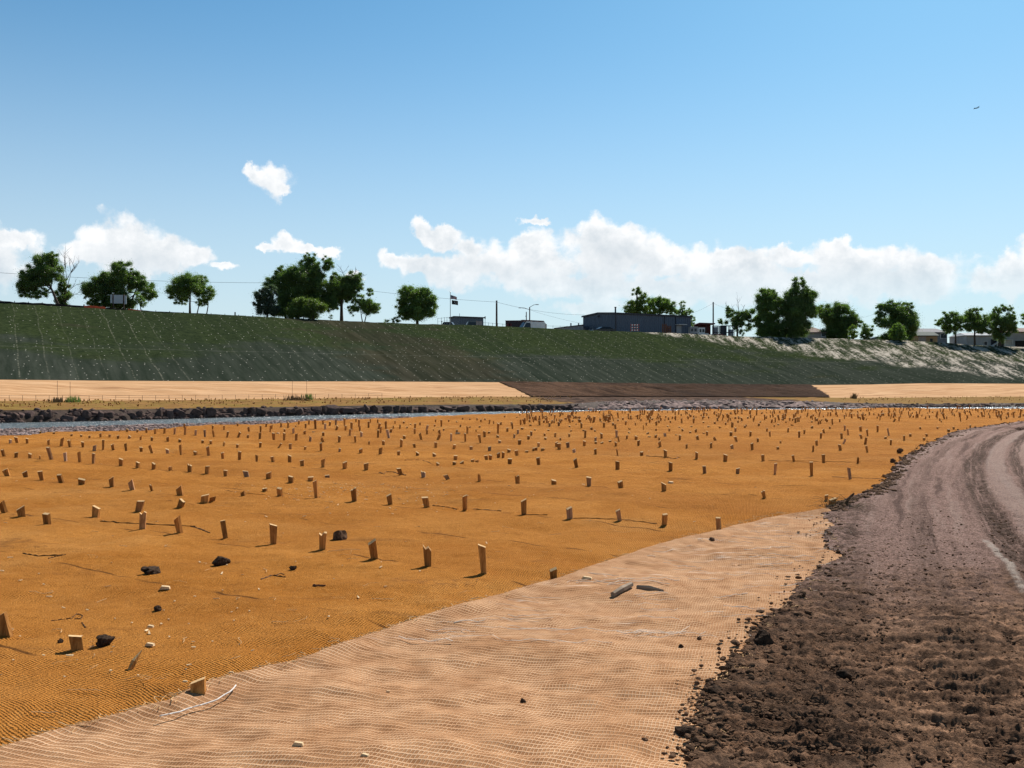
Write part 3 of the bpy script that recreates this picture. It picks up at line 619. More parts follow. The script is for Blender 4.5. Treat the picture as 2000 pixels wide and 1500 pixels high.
# ------------------------------------------------------------------ stakes in the orange matting: foot (x, y), head (x, y), width, in enlarged photo windows
ZA = """78,180,80,147,24;138,180,130,134,26;210,186,210,147,24;383,197,378,154,24;476,207,484,143,26;550,215,536,157,26;650,222,650,178,24;735,234,737,190,26;806,240,803,158,20;890,240,882,190,26;988,244,976,186,24;1103,252,1103,212,26;1192,262,1172,198,24;1309,268,1308,228,26;1420,276,1407,196,26;1530,278,1526,248,30;1632,285,1622,216,26;1746,304,1745,252,28;1874,315,1870,247,28;700,136,700,112,18;636,130,636,112,18;558,130,558,112,18;785,138,785,105,18;857,146,857,120,20;923,150,924,124,20;1005,155,1012,132,24;1098,163,1100,132,18;1188,168,1188,136,20;1310,172,1311,134,22;1404,180,1404,152,22;1583,187,1583,160,22;1648,192,1648,162,22;1747,199,1747,158,16;1857,206,1857,175,22;422,114,424,96,20;316,104,316,90,18;992,92,992,68,20;937,92,937,80,16;1072,100,1072,76,18;1143,104,1145,64,16;1211,110,1211,64,18;1283,114,1285,68,18;1362,118,1364,64,18;1445,122,1450,60,18;1440,66,1442,32,16;1527,128,1531,84,18;1603,132,1598,76,18;1673,136,1660,80,18;1660,76,1662,44,16;1771,140,1782,90,18;1748,82,1748,46,16;1858,142,1872,96,18;1857,52,1857,24,14;1947,98,1943,62,18;1940,147,1938,118,20;35,290,24,233,28;126,300,126,257,30;238,303,240,263,30;314,306,312,272,12;405,312,385,212,34;517,327,505,256,28;626,334,620,252,28;731,343,731,263,24;948,363,944,306,34;1077,372,1077,326,34;1198,390,1200,342,32;1333,402,1330,370,32;1480,411,1480,352,34;1613,427,1616,364,34;1767,444,1760,396,36;1932,450,1915,402,40;68,443,45,390,46;210,452,195,407,44;334,478,315,405,40;484,496,468,428,40;635,508,640,463,54;882,530,870,458,42;1040,552,1022,480,40;1192,562,1180,500,22;1412,595,1398,528,52;1905,600,1895,565,40;1597,640,1605,583,60;1655,637,1660,605,46;1400,672,1418,615,56;1077,723,1092,638,54;740,768,752,686,66;45,732,15,648,60;180,757,160,690,70;373,822,368,735,64;1115,858,1107,722,54;1412,890,1390,765,58;1765,933,1738,790,44"""
ZB = """32,312,30,262,22;137,318,143,262,26;222,322,222,262,20;316,326,312,270,22;420,333,425,292,20;530,340,515,306,26;653,346,650,296,24;777,350,777,296,16;883,355,883,325,14;995,362,994,320,24;1132,374,1138,308,24;1243,380,1235,348,22;1405,385,1403,342,24;1543,390,1551,354,24;1680,398,1680,368,26;1823,408,1823,372,26;1978,418,1978,392,28;30,382,35,340,22;172,383,195,345,16;266,392,266,346,24;382,394,382,366,20;512,405,508,342,22;650,410,654,378,18;817,422,817,388,30;968,436,970,384,30;1114,442,1114,404,24;1260,446,1261,418,28;1395,452,1392,425,30;1560,474,1560,440,32;8,488,6,434,22;137,494,130,450,32;262,496,262,440,30;368,512,360,463,36;528,534,526,470,36;695,543,695,490,38;858,558,858,504,38;1137,596,1118,540,36;1312,614,1308,564,36;1508,630,1485,590,36;1748,654,1742,592,24;1422,522,1422,498,28;1552,516,1550,490,32;1612,510,1608,488,34;1690,494,1692,470,28;1727,496,1727,476,32;1805,474,1796,440,30;1833,472,1832,436,28;1897,460,1896,418,28;1928,460,1930,413,24;1985,510,1985,464,36;98,624,100,574,44;270,648,272,596,44;425,640,428,608,44;560,616,555,594,40;70,724,70,696,40;190,758,184,694,46;477,778,460,640,38;773,800,773,696,44;1053,828,1040,748,44;1340,848,1325,765,52;1634,872,1634,750,40;143,1138,135,985,64;525,1182,522,1044,62;930,1252,912,1108,68;1335,1310,1325,1152,70;1788,1368,1776,1148,58;35,260,36,208,16;108,262,115,202,16;225,252,225,228,16;292,268,292,224,18;380,276,380,246,20;528,288,528,256,20;626,244,636,208,18;733,292,738,240,20;697,246,700,208,18;813,250,810,210,16;825,294,825,254,20;748,245,744,180,20;690,212,692,150,18;466,234,467,158,18;543,238,543,190,18;385,230,386,190,16;250,226,250,180,16;195,224,197,186,16;78,220,78,190,16;120,234,122,200,16;310,226,312,212,10;412,198,416,162,14;334,198,336,166,14;525,204,523,168,14;575,208,578,176,16;624,204,624,158,16;803,216,806,156,16;782,180,782,152,12;880,222,878,170,16;892,186,893,154,10;950,188,950,156,14;957,226,965,180,20;1017,234,1016,176,18;1052,264,1058,234,20;973,264,976,216,16;952,300,952,240,18;1041,304,1025,238,22;1070,234,1073,206,12;1085,190,1086,160,10;1122,230,1125,196,14;1152,192,1156,172,16;1208,198,1208,188,14;1180,228,1180,216,16;1282,204,1282,180,14;1240,236,1241,190,16;1240,276,1240,234,18;1294,320,1280,268,22;1160,312,1160,284,22;1330,244,1338,202,18;1337,278,1337,240,16;1402,178,1402,154,12;1397,214,1397,198,14;1388,248,1388,234,10;1450,214,1449,160,16;1440,282,1432,240,20;1415,322,1438,272,24;1464,250,1466,230,14;1505,178,1506,158,12;1522,330,1522,268,18;1568,184,1568,174,14;1597,220,1597,198,14;1570,258,1570,238,18;1637,332,1637,266,16;1648,262,1648,204,18;1670,222,1670,208,14;1615,160,1615,146,12;1670,162,1670,146,12;1725,164,1727,144,12;1757,340,1743,276,22;1720,258,1720,234,10;1757,190,1757,170,14;1748,222,1748,208,16;1787,296,1783,250,22;1820,196,1822,158,12;1818,260,1822,244,18;1790,164,1790,146,12;1893,268,1895,184,20;1890,302,1890,280,24;1903,346,1903,322,26;1915,200,1912,176,18;1858,196,1858,164,8;1943,150,1943,136,12;1965,270,1965,240,18;1995,204,1995,176,14"""
ZC = """15,310,20,280,18;45,276,48,242,18;58,356,58,320,26;40,440,35,396,30;115,420,114,404,28;170,410,170,386,24;190,406,190,380,20;240,396,242,374,32;347,374,347,336,24;370,390,366,342,30;205,368,208,332,22;153,286,153,252,18;128,318,128,284,22;254,290,254,266,16;339,294,339,262,18;283,248,283,234,16;259,320,259,300,20;380,322,378,300,14;447,298,447,270,18;443,380,436,338,32;490,420,484,390,28;566,368,566,328,24;571,304,571,240,18;557,254,557,240,16;460,256,460,240,14;648,258,648,244,18;650,330,652,298,20;654,352,654,330,22;698,308,698,266,22;704,350,704,336,24;765,340,765,326,22;815,306,816,250,20;810,364,812,330,20;838,334,828,286,14;898,314,898,284,14;655,434,650,390,22;827,444,818,384,12;915,268,915,258,20;970,320,970,290,24;990,366,990,322,24;1060,274,1060,260,22;1072,300,1072,288,24;1122,300,1122,276,20;1160,374,1150,330,24;1150,320,1150,294,14;1200,294,1195,266,22;1228,252,1228,230,16;1127,250,1127,232,16;1310,322,1310,282,20;1334,254,1332,234,18;1284,286,1284,274,16;1365,374,1364,340,18;1393,268,1393,254,18;1440,258,1436,232,20;1453,320,1445,286,22;1523,286,1523,250,18;1500,266,1500,254,20;1555,386,1555,344,18;1595,320,1580,290,22;1710,286,1710,254,24;1725,390,1716,358,26;1745,258,1745,226,18;1760,332,1744,290,24;1875,398,1877,346,24;1863,290,1862,250,16;1922,338,1920,306,16;1990,256,1990,226,14;213,516,203,455,32;508,534,494,468,30;823,552,823,486,34;1012,446,1012,410,28;1198,458,1197,400,30;1237,568,1236,502,32;1443,470,1444,414,24;1508,582,1505,522,30;1663,488,1664,434,32;1760,586,1762,540,30;1965,486,1963,434,26;48,668,38,598,40;325,670,325,632,42;597,682,596,610,42;853,696,846,642,44;1185,722,1185,660,40;1975,764,1958,702,30;90,906,90,790,46;455,936,440,848,50;846,956,830,866,38;1187,992,1187,900,44;1618,1026,1610,925,42;320,1425,318,1325,60;5,235,4,186,14;38,152,38,142,12;62,126,62,114,10;120,124,121,112,12;66,204,68,158,14;138,182,138,160,14;145,210,145,196,20;82,240,80,222,22;180,246,180,234,16;217,214,215,176,16;206,182,208,148,12;271,186,272,140,14;291,216,291,184,18;335,160,335,122,12;368,216,364,180,20;376,188,372,156,16;455,190,447,150,14;450,220,450,208,16;450,146,452,120,10;500,206,500,194,10;532,182,528,154,22;541,226,541,184,18;592,146,594,122,12;618,172,618,150,14;625,228,620,206,22;690,174,686,148,14;698,190,698,182,12;718,230,718,190,18;763,178,763,166,14;757,134,757,118,12;793,204,790,182,18;812,236,806,194,20;828,172,828,158,14;886,204,889,170,14;920,240,917,226,18;904,138,904,132,14;933,160,933,150,16;966,206,962,182,10;1025,242,1025,202,8;1048,204,1048,178,12;1076,184,1076,152,14;1130,208,1127,174,18;1150,188,1146,160,14;1155,146,1155,132,12;1217,214,1217,204,18;1238,188,1238,166,14;1308,218,1308,210,16;1328,188,1327,150,14;1400,220,1402,208,20;1418,190,1418,150,14;1496,188,1496,176,16;1535,222,1535,208,20;1585,196,1584,176,16;1625,222,1623,210,18;1608,172,1604,144,14;1668,202,1669,178,14;1687,182,1688,158,10;1720,222,1720,180,18;1765,186,1766,166,14;1793,160,1790,142,14;1829,206,1829,190,14;1820,230,1820,212,16;1885,166,1885,148,12;1930,212,1930,190,16;1940,186,1940,172,14;1985,150,1985,132,12"""
ZD = """18,294,14,250,16;158,262,158,228,14;245,302,245,250,18;285,270,283,236,16;441,272,433,242,18;412,310,412,264,16;380,354,380,308,22;353,412,353,358,14;577,312,575,264,20;568,408,560,362,24;585,352,602,310,16;601,246,602,204,14;628,282,622,232,14;727,254,720,212,20;733,310,722,274,18;780,286,772,236,16;757,356,768,300,20;778,416,770,360,18;857,260,856,208,16;947,286,940,226,16;957,362,958,316,18;1064,316,1063,276,16;1113,286,1112,262,18;1190,234,1190,214,16;1220,318,1220,296,18;1245,284,1236,262,18;1325,236,1325,216,16;1450,232,1450,210,16;1582,236,1582,208,14;1408,258,1410,234,24;98,348,98,326,14;76,394,76,370,20;919,312,919,292,20;205,490,197,436,22;437,500,433,432,24;50,592,56,500,22;344,604,336,490,28;645,628,642,536,28;702,502,702,450,18;453,795,455,750,30;495,855,500,780,56;343,230,343,210,18;190,216,190,206,24;80,216,80,204,16;50,212,50,200,14;26,188,28,156,14;241,180,241,140,14;343,180,343,166,14;395,198,395,170,14;482,236,484,212,16;504,198,504,150,12;205,144,204,116,14;137,142,134,112,14;114,152,113,130,12"""
STK = []
for txt, ox, oy in ((ZA, 0, 820), (ZB, 500, 780), (ZC, 1000, 780), (ZD, 1500, 780)):
    for row in txt.split(';'):
        a = [float(q) / 4 for q in row.split(',')]; STK.append((ox + a[0], oy + a[1], ox + a[2], oy + a[3], a[4]))
STK += [(14, 1246, 2, 1202, 24), (153, 1273, 146, 1244, 26), (389, 1367, 384, 1332, 30)]
STK.sort(key=lambda q: -(q[1] - q[3] + 2) * q[4])
def stake_geo(rnd, w, h, lean, t, turn, slant, kindof):
    """splitting board stake: buried foot, leaning shaft, sawn or splintered head; built upright then tilted"""
    mb = MB(); hw = w / 2; ht = t / 2; taper = rnd.uniform(.55, .92); n = 3 if kindof == 'split' else 2
    tops = [h + (slant * (2 * i / n - 1)) * w for i in range(n + 1)]
    if kindof == 'split': tops = [q - rnd.uniform(0, .16) * h * (i % 2) for i, q in enumerate(tops)]
    if kindof == 'point': tops = [h * .72, h, h * .78]
    for i in range(n):
        x0, x1 = -hw + w * i / n, -hw + w * (i + 1) / n
        bw = lambda x: (x + hw) * taper - hw if lean <= 0 else hw - (hw - x) * taper
        V = [(bw(x), y, -.12) for y in (-ht, ht) for x in (x0, x1)] + [(x0, -ht, tops[i]), (x1, -ht, tops[i + 1] - .001), (x0, ht * .9, tops[i] + t * .25), (x1, ht * .9, tops[i + 1] + t * .25)]
        Fc = [(0, 1, 5, 4), (2, 6, 7, 3), (4, 5, 7, 6), (0, 2, 3, 1)]
        if i == 0: Fc.append((0, 4, 6, 2))
        if i == n - 1: Fc.append((1, 3, 7, 5))
        mb.add(V, Fc)
    M = Matrix.Rotation(lean, 3, 'Y') @ Matrix.Rotation(rnd.uniform(-.22, .22), 3, 'X') @ Matrix.Rotation(turn, 3, 'Z')
    mb.V = [tuple(M @ Vector(v)) for v in mb.V]
    return mb
MARK = [(75, 'the leaning dark tree'), (230, 'the blank signboard'), (375, 'the three-stemmed tree'), (570, 'the bright green bush'), (690, 'the open-crowned tree'), (812, 'the lone round tree'),
        (895, 'the flagpole'), (968, 'the bare utility pole'), (1040, 'the white van'), (1165, 'the warehouse gable'), (1275, 'the long warehouse side'), (1390, 'the red-roofed shelter'),
        (1500, 'the paired tall trees'), (1600, 'the brown-roofed house'), (1690, 'the two small bushes'), (1757, 'the dense bushy tree'), (1825, 'the tan shed'), (1930, 'the white houses')]
def near_mark(x): return min(MARK, key=lambda m: abs(m[0] - x))[1]
ORD = ['', 'second', 'third', 'fourth', 'fifth', 'sixth', 'seventh', 'eighth', 'ninth', 'tenth', 'eleventh', 'twelfth', 'thirteenth', 'fourteenth']
def unique(items, base):
    """items: [(x, obj)], base(obj)->label stem; equal stems are told apart by counting from the left"""
    by = {}
    for x, o in items: by.setdefault(base(o), []).append((x, o))
    for st, L in by.items():
        L.sort(key=lambda q: q[0])
        for i, (x, o) in enumerate(L):
            o['label'] = st if len(L) == 1 else st + (', leftmost' if i == 0 else f', {ORD[i] if i < len(ORD) else "last"} from left')
def band(y):
    return 'in foreground' if y > 1150 else 'in front row' if y > 1031 else 'in near rows' if y > 985 else 'in lower middle rows' if y > 925 else 'in middle rows' if y > 888 else 'in upper middle rows' if y > 862 else 'in far rows' if y > 840 else 'nearest the river'
def stake_spec(rnd, q):
    bx, by, tx, ty, wpx = q; p = ground(bx, by); k = p.y / F
    h = max(.05, (by - ty) * k); dx = (tx - bx) * k; w = max(.03, wpx * k)
    turn = rnd.uniform(-.5, .5); t = min(.045, w * .5)
    w = max(.022, (w - t * abs(math.sin(turn))) / math.cos(turn)) * .98
    ln = math.atan2(dx, h); r = rnd.random()
    kd = 'point' if (w < .05 and r < .4) else 'split' if r < .16 else 'saw'
    return p, w, math.hypot(h, dx), ln * 1.12 + rnd.gauss(0, .04), t, turn, rnd.uniform(-.26, .26), kd
rnd = random.Random(5); items = []; FARM = MB()
for i, q in enumerate(STK):
    p, w, h, ln, t, turn, sl, kd = stake_spec(rnd, q)
    mb = stake_geo(rnd, w, h, ln, t, turn, sl, kd)
    if i < 296:
        o = mb.build('wooden_stake', WOOD, loc=p); o['category'] = 'stake'; o['group'] = 'wooden stakes driven into the orange matting'
        o['_s'] = ('short' if h < .17 else 'tall' if h > .31 else 'medium') + (' left-leaning' if ln < -.13 else ' right-leaning' if ln > .13 else ' upright') + (' splintered' if kd == 'split' and i < 120 else '')
        o['_y'] = q[1]; o['_x'] = q[0]; items.append((q[0], o))
    else: FARM.add([tuple(Vector(v) + p) for v in mb.V], mb.F)
# the blanket is drawn up round each nearer stake
co = np.empty(len(FIELD.data.vertices) * 3); FIELD.data.vertices.foreach_get('co', co); co = co.reshape(-1, 3)
for q in STK[:170]:
    p = ground(q[0], q[1]); d2 = (co[:, 0] - p.x) ** 2 + (co[:, 1] - p.y) ** 2; k = d2 < .25
    co[k, 2] += .020 * np.exp(-d2[k] / .055 ** 2) - .014 * np.exp(-d2[k] / .15 ** 2)
FIELD.data.vertices.foreach_set('co', co.ravel()); FIELD.data.update()
unique(items, lambda o: f"{o['_s']} stake {band(o['_y'])}, below {near_mark(o['_x'])}")
for _, o in items: del o['_s'], o['_y'], o['_x']
for k in range(560):      # the crowd of stakes towards the river on the right
    x = rnd.uniform(1020, 2150); e = float(np.interp(x, xs, Y0p(xs)))
    y = e + 1.2 + (rnd.random() ** 1.25) * (22 if x < 1500 else 26)
    if x > 1850: y = min(y, e + 1.2 + rnd.random() * max(3, float(np.interp(x, [1850, 2000, 2200], [34, 18, 10]))))
    Yq = F * CZ / (y - PY); hp = rnd.choice([.10, .13, .16, .24, .3]) * F / Yq
    p, w, h, ln, t, turn, sl, kd = stake_spec(rnd, (x, y, x + rnd.gauss(0, .18) * hp, y - hp, .085 * F / Yq * rnd.uniform(.6, 1.1)))
    mb = stake_geo(rnd, w, h, ln, t, turn, sl, 'saw'); FARM.add([tuple(Vector(v) + p) for v in mb.V], mb.F)
# rows of small stakes along the shelf across the river
def shelf_pt(x, t):
    a, c = float(Yw(x) + rockd(x)), float(Ys(x)); Y = a + (c - a) * t
    z0 = CZ + (PY - float(rockp(x))) / F * a; z1 = CZ + (PY - float(shelfp(x))) / F * c
    return Vector(((x - PX) / F * Y, Y, z0 + (z1 - z0) * t))
for k in range(900):
    x = rnd.uniform(-60, 2100)
    if 1120 < x < 1640: continue
    p = shelf_pt(x, 1 - rnd.random() ** 1.5 * .75); hh = rnd.uniform(.06, .17); w = rnd.uniform(.05, .09)
    mb = stake_geo(rnd, w, hh, rnd.gauss(0, .12), .04, rnd.uniform(-.5, .5), 0, 'saw'); FARM.add([tuple(Vector(v) + p) for v in mb.V], mb.F)
o = kind(FARM.build('distant_stakes', WOOD), 'stuff'); tag(o, 'hundreds of tiny wooden stakes crowding towards the river and across it', 'stakes')

# ------------------------------------------------------------------ rocks, clods, chips and other litter
rnd = random.Random(11); items = []
bx = 4.0
while bx < 1112:
    wpx = rnd.choice([11, 13, 15, 18, 22, 27]) * (1.0 if bx < 700 else .85); x = bx + wpx / 2; bx += wpx * rnd.uniform(.8, 1.15)
    k = float(Yw(x)) / F; r = wpx * k * .62; Y = float(Yw(x)) + rnd.uniform(.3, .75)
    ht = (float(np.interp(x, [0, 500, 1100], [25, 20, 13]))) * k
    V, Fc = stone(rnd, 1.35, 3, .12, 1, 1); up = rnd.random() < .7
    zs = [v.z for v in V]; V = [Vector((v.x * r, v.y * r * .8, v.z * ht * (.55 if up else .40))) for v in V]
    o = mesh('boulder', V, Fc, BOULDER, loc=((x - PX) / F * Y, Y, WL + ht * (.46 if up else .22)))
    o['category'] = 'boulder'; o['group'] = 'boulders edging the far riverbank'; o['_k'] = ('broad' if wpx > 20 else 'small' if wpx < 13.5 else 'blocky') + (' dark' if up else ' low dark'); o['_x'] = x; items.append((x, o))
unique(items, lambda o: f"{o['_k']} boulder at the far waterline, below {near_mark(o['_x'])}")
for _, o in items: del o['_k'], o['_x']
def scatter(name, mat, n, fn, label, cat, seed, sub=1):
    r = random.Random(seed); mb = MB()
    for _ in range(n):
        q = fn(r)
        if q is None: continue
        p, s, fl, tilt = q; V, Fc = stone(r, s, sub, .35, fl); M = Matrix.Rotation(tilt, 3, 'X')
        mb.add([tuple(M @ v + p) for v in V], Fc)
    o = kind(mb.build(name, mat), 'stuff'); return tag(o, label, cat)
def rip(r):
    x = r.uniform(1120, 1760); t = r.random(); a = float(Yw(x)) - .3; c = float(Yw(x) + rockd(x)) + .5; Y = a + (c - a) * t
    z = WL + (CZ + (PY - float(rockp(x))) / F * c - WL) * t
    if x < 1180 and r.random() < .4: return None
    s = r.choice([.12, .18, .25, .34, .5, .62]) * (1.0 if 1190 < x < 1620 else .6) * (1.15 - .7 * t)
    return Vector(((x - PX) / F * Y, Y, z + s * .15)), s, .45, r.uniform(.0, .6)
scatter('riprap', SLAB, 1500, rip, 'pale pinkish slabs of broken rock heaped along the far waterline', 'rocks', 21)
def rubble(r):
    x = r.choice([r.uniform(-200, 1130), r.uniform(-200, 1130), r.uniform(1640, 2200)]); t = r.random(); Y = float(Yw(x)) + (.1 + 1.3 * t if x < 1200 else 2.2 * t - .2)
    hh = float(np.interp(x, [0, 1100, 1640, 2100], [.75, .5, .35, .3]))
    s = r.choice([.08, .12, .2, .28])
    return Vector(((x - PX) / F * Y, Y, WL + hh * t * r.uniform(.7, 1.1))), s, .8, 0
scatter('bank_rubble', BOULDER, 2600, rubble, 'dark broken rubble filling the gaps along the far bank', 'rocks', 22)
def barst(r):
    x = r.uniform(-250, 800); a = F * CZ / (float(Y0p(x)) - PY) + .3; c = float(Yn(x)); Y = a + (c - a) * r.random() ** .9
    t = (Y - a) / max(c - a, 1); return Vector(((x - PX) / F * Y, Y, -.22 + (WL + .19) * t + .02)), r.choice([.05, .07, .10, .14]), .7, 0
scatter('gravel', STONE, 5200, barst, 'pinkish river stones strewn over the near gravel bar', 'gravel', 23)
def roadclod(r):
    y = 1000 + 600 * r.random() ** .8; e = float(netR(y)); x = e + (abs(r.gauss(0, 1)) * 150 - 12 if r.random() < .6 else r.uniform(0, 720))
    if x > 2080: return None
    p = ground(x, y); s = r.choice([.003, .004, .005, .007, .009, .012, .017]) * (1 if r.random() < .95 else 1.7)
    return p + Vector((0, 0, .030)), s, .75, 0
scatter('soil_crumbs', CLOD, 15000, roadclod, 'crumbled dark soil lumps strewn over the dirt road margin', 'soil', 24)
def ridge(r):
    y = 1030 + 480 * r.random() ** .8; p = ground(float(netR(y)) + r.gauss(16, 26), y); s = r.choice([.007, .009, .011, .014, .018, .024, .032])
    return p + Vector((0, 0, .035 + s * .3)), s, .6, r.uniform(-.4, .4)
scatter('clod_ridge', CLOD, 420, ridge, 'ridge of dark soil clods pushed up against the netting edge', 'soil', 27, 2)
def farclod(r):
    y = r.uniform(822, 1003); e = float(roadL(y)); x = e + r.gauss(6, 9); p = ground(x, y)
    return p + Vector((0, 0, .04)), r.choice([.015, .025, .04, .06]), .6, 0
scatter('soil_berm', CLOD, 900, farclod, 'black soil crumbs heaped where the orange matting meets the road', 'soil', 25)
def netclod(r):
    y = 1010 + 490 * r.random(); e = float(netR(y)); x = e - abs(r.gauss(0, 36)) + 6; p = ground(x, y)
    return p + Vector((0, 0, .04)), r.choice([.004, .006, .009, .013, .018]), .8, 0
scatter('netting_crumbs', CLOD, 520, netclod, 'scattered dark soil crumbs lying on the pale netting', 'soil', 26)
rnd = random.Random(31)
CL = [(295, 1123, 38, 'the widest dark soil clod among the stakes left of centre', .5), (432, 1106, 32, 'flat dark soil clod on orange matting behind the widest clod', .55), (662, 1056, 32, 'brown-grey stone beside a stake in the front row', .55), (572, 1116, 17, 'small black clod alone on the matting before the front row', .7),
      (308, 1196, 18, 'small black clod halfway between the widest clod and the netting', .8), (203, 1264, 36, 'round dark clod just right of a short foreground stake', .85), (118, 1259, 12, 'tiny dark clod touching a wood chip by a foreground stake', .6),
      (1492, 1268, 40, 'the tallest black clod on the road edge of the netting', .9), (1398, 1362, 42, 'ragged black clod where the netting ends near the foreground', .6), (1345, 1442, 56, 'flat black soil heap lying on the netting in the foreground', .35), (1400, 1384, 34, 'low dark clod under the ragged black clod', .5),
      (1258, 1456, 16, 'small dark stone on the netting beside the flat soil heap', .7), (1367, 1255, 12, 'single small brown clod on the netting above the road clods', .8), (1330, 1270, 12, 'tiny twin clod low on the netting', .7), (1021, 1378, 14, 'lone dark clod in the middle of the foreground netting', .8), (1465, 1243, 18, 'reddish brown clod near the tallest black clod', .6),
      (1390, 1060, 14, 'small brown stone on the netting near its upper edge', .8), (1430, 1320, 24, 'dark clod spilled over the frayed netting edge', .7), (1650, 1330, 30, 'dark soil lump among the road clods right of the netting', .6), (1555, 1480, 34, 'grey-brown road lump at the bottom of the picture', .5), (1700, 1420, 30, 'dark soil lump in the middle of the dirt road', .5),
      (1757, 886, 15, 'brown stone resting at the far road margin', .9), (1735, 941, 11, 'dark lump at the bend of the road margin', .7), (1744, 905, 13, 'dark upright clod at the road margin below the brown stone', .9)]
for (x, y, wp, lab, fl) in CL:
    p = ground(x, y); s = wp / 2 * p.y / F; V, Fc = stone(rnd, 1, 3, .5, min(1.2, fl * 1.6)); mx = max(abs(v.x) for v in V)
    V = [v * (s / mx) for v in V]; V = [v + v.normalized() * mnoise.noise(v * (9 / s) * .35) * s * .12 for v in V]
    tag(mesh('soil_clod', V, Fc, CLOD if ('brown' in lab or 'stone' in lab) else DKCLOD, smooth=False, loc=p + Vector((0, 0, s * fl * .55 + .014))), lab, 'clod', 'dark clods lying on the matting and netting')
# wood chips, straw and threads left on the matting
rnd = random.Random(41); mb = MB(); fb = MB()
def on_field(x, y): return x < (float(roadL(y)) if y < 1003 else float(netL(y))) - 8
for k in range(330):
    if k < 200: x, y = rnd.gauss(680, 130), abs(rnd.gauss(0, 26)) + 945
    elif k < 235: x, y = rnd.uniform(0, 480), rnd.uniform(1080, 1330)
    else: x, y = rnd.uniform(0, 1700), rnd.uniform(850, 1330)
    if not on_field(x, y): continue
    p = ground(x, y); L = rnd.choice([.010, .014, .02, .03, .05]); w = rnd.uniform(.004, .008); a = rnd.uniform(0, 3.14)
    ux = Vector((math.cos(a), math.sin(a), rnd.uniform(-.1, .25))) * L; uy = Vector((-math.sin(a), math.cos(a), rnd.uniform(-.3, .3))) * w; uz = Vector((0, 0, .005))
    c = p + Vector((0, 0, .021)); V = [c - ux * .5 - uy, c + ux * .5 - uy * .4, c + ux * .45 + uy * .6, c - ux * .5 + uy]; V += [v + uz for v in V]
    mb.add(V, [(0, 3, 2, 1), (4, 5, 6, 7), (0, 1, 5, 4), (1, 2, 6, 5), (2, 3, 7, 6), (3, 0, 4, 7)])
tag(kind(mb.build('wood_chips', PALEWOOD), 'stuff'), 'pale wood chips splintered off the stakes, strewn over the orange matting', 'chips')
for k in range(150):
    x, y = rnd.uniform(0, 1650), rnd.uniform(900, 1400)
    if not on_field(x, y): continue
    p = ground(x, y); a = rnd.uniform(-.9, .9); n = rnd.randint(4, 8); P = []; q = p + Vector((0, 0, .02)); st = rnd.uniform(.015, .05)
    for j in range(n): P.append(q.copy()); a += rnd.gauss(0, .55); q = q + Vector((math.cos(a), math.sin(a), 0)) * st; q.z = float(zf(q.x, q.y)) + .022 + rnd.uniform(0, .006)
    fb.tube(P, rnd.choice([.0012, .0016, .0022]), 4)
tag(kind(fb.build('loose_fibres', FIBRE), 'stuff'), 'loose pale straw fibres curling over the orange matting', 'fibres')
fb = MB()
def path_on(pts, dz, n=10):
    out = []
    for (x0, y0), (x1, y1) in zip(pts[:-1], pts[1:]):
        for j in range(n):
            q = ground(x0 + (x1 - x0) * j / n, y0 + (y1 - y0) * j / n); out.append(q + Vector((0, 0, dz)))
    return out
for pts, r in (([(196, 1021), (262, 1025), (395, 1031)], .008), ([(372, 1030), (395, 1037), (412, 1045)], .008), ([(45, 1084), (75, 1089), (128, 1087)], .007), ([(95, 1094), (110, 1090), (130, 1086)], .006), ([(100, 1217), (140, 1211), (150, 1203), (162, 1206), (158, 1213), (145, 1212)], .0035), ([(160, 1220), (168, 1231)], .004),
               ([(510, 1135), (532, 1127), (560, 1131)], .007), ([(845, 989), (870, 992), (896, 997)], .006), ([(925, 996), (985, 1001)], .006), ([(790, 899), (820, 900), (850, 905)], .006), ([(740, 925), (775, 926), (795, 930)], .010), ([(1262, 892), (1300, 894), (1330, 896)], .010), ([(1020, 1007), (1075, 1008)], .005), ([(1120, 1013), (1215, 1017), (1290, 1026)], .005), ([(440, 960), (500, 967), (520, 968)], .003),
               ([(540, 1127), (548, 1123), (556, 1126)], .004), ([(612, 1146), (635, 1148)], .006), ([(1625, 933), (1735, 938)], .005), ([(1500, 901), (1600, 902), (1690, 904)], .005)):
    P = path_on(pts, .016); fb.tube([q + Vector((0, 0, .004 * math.sin(i * 1.7))) for i, q in enumerate(P)], r, 5)
fb.build('seam_cords', DKCORD, FIELD)
def splinter(name, lab, cat, pts, r, mat, group=None):
    P = [ground(x, y) + Vector((0, 0, h)) for x, y, h in pts]; o = MB().tube([q - P[0] for q in P], r, 6).build(name, mat, loc=P[0]); return tag(o, lab, cat, group)
splinter('broken_branch', 'broken weathered stick with a side twig lying slanted on the netting', 'stick', [(1197, 1171, .04), (1214, 1163, .05), (1233, 1153, .05)], [.024, .028, .022], OLDWOOD)
splinter('split_stick', 'dark split stick lying flat on the netting beside the broken branch', 'stick', [(1244, 1155, .035), (1268, 1158, .04), (1296, 1162, .035)], [.018, .022, .008], OLDWOOD)
splinter('wood_splinter', 'jagged brown splinter sticking out of the matting near the foreground', 'splinter', [(252, 1312, .0), (262, 1308, .05), (277, 1302, .10)], [.016, .02, .003], WOOD)
splinter('brown_sliver', 'thin reddish brown sliver lying on matting before the front row', 'splinter', [(611, 1148, .02), (636, 1148, .02)], [.008, .006], GOLD)
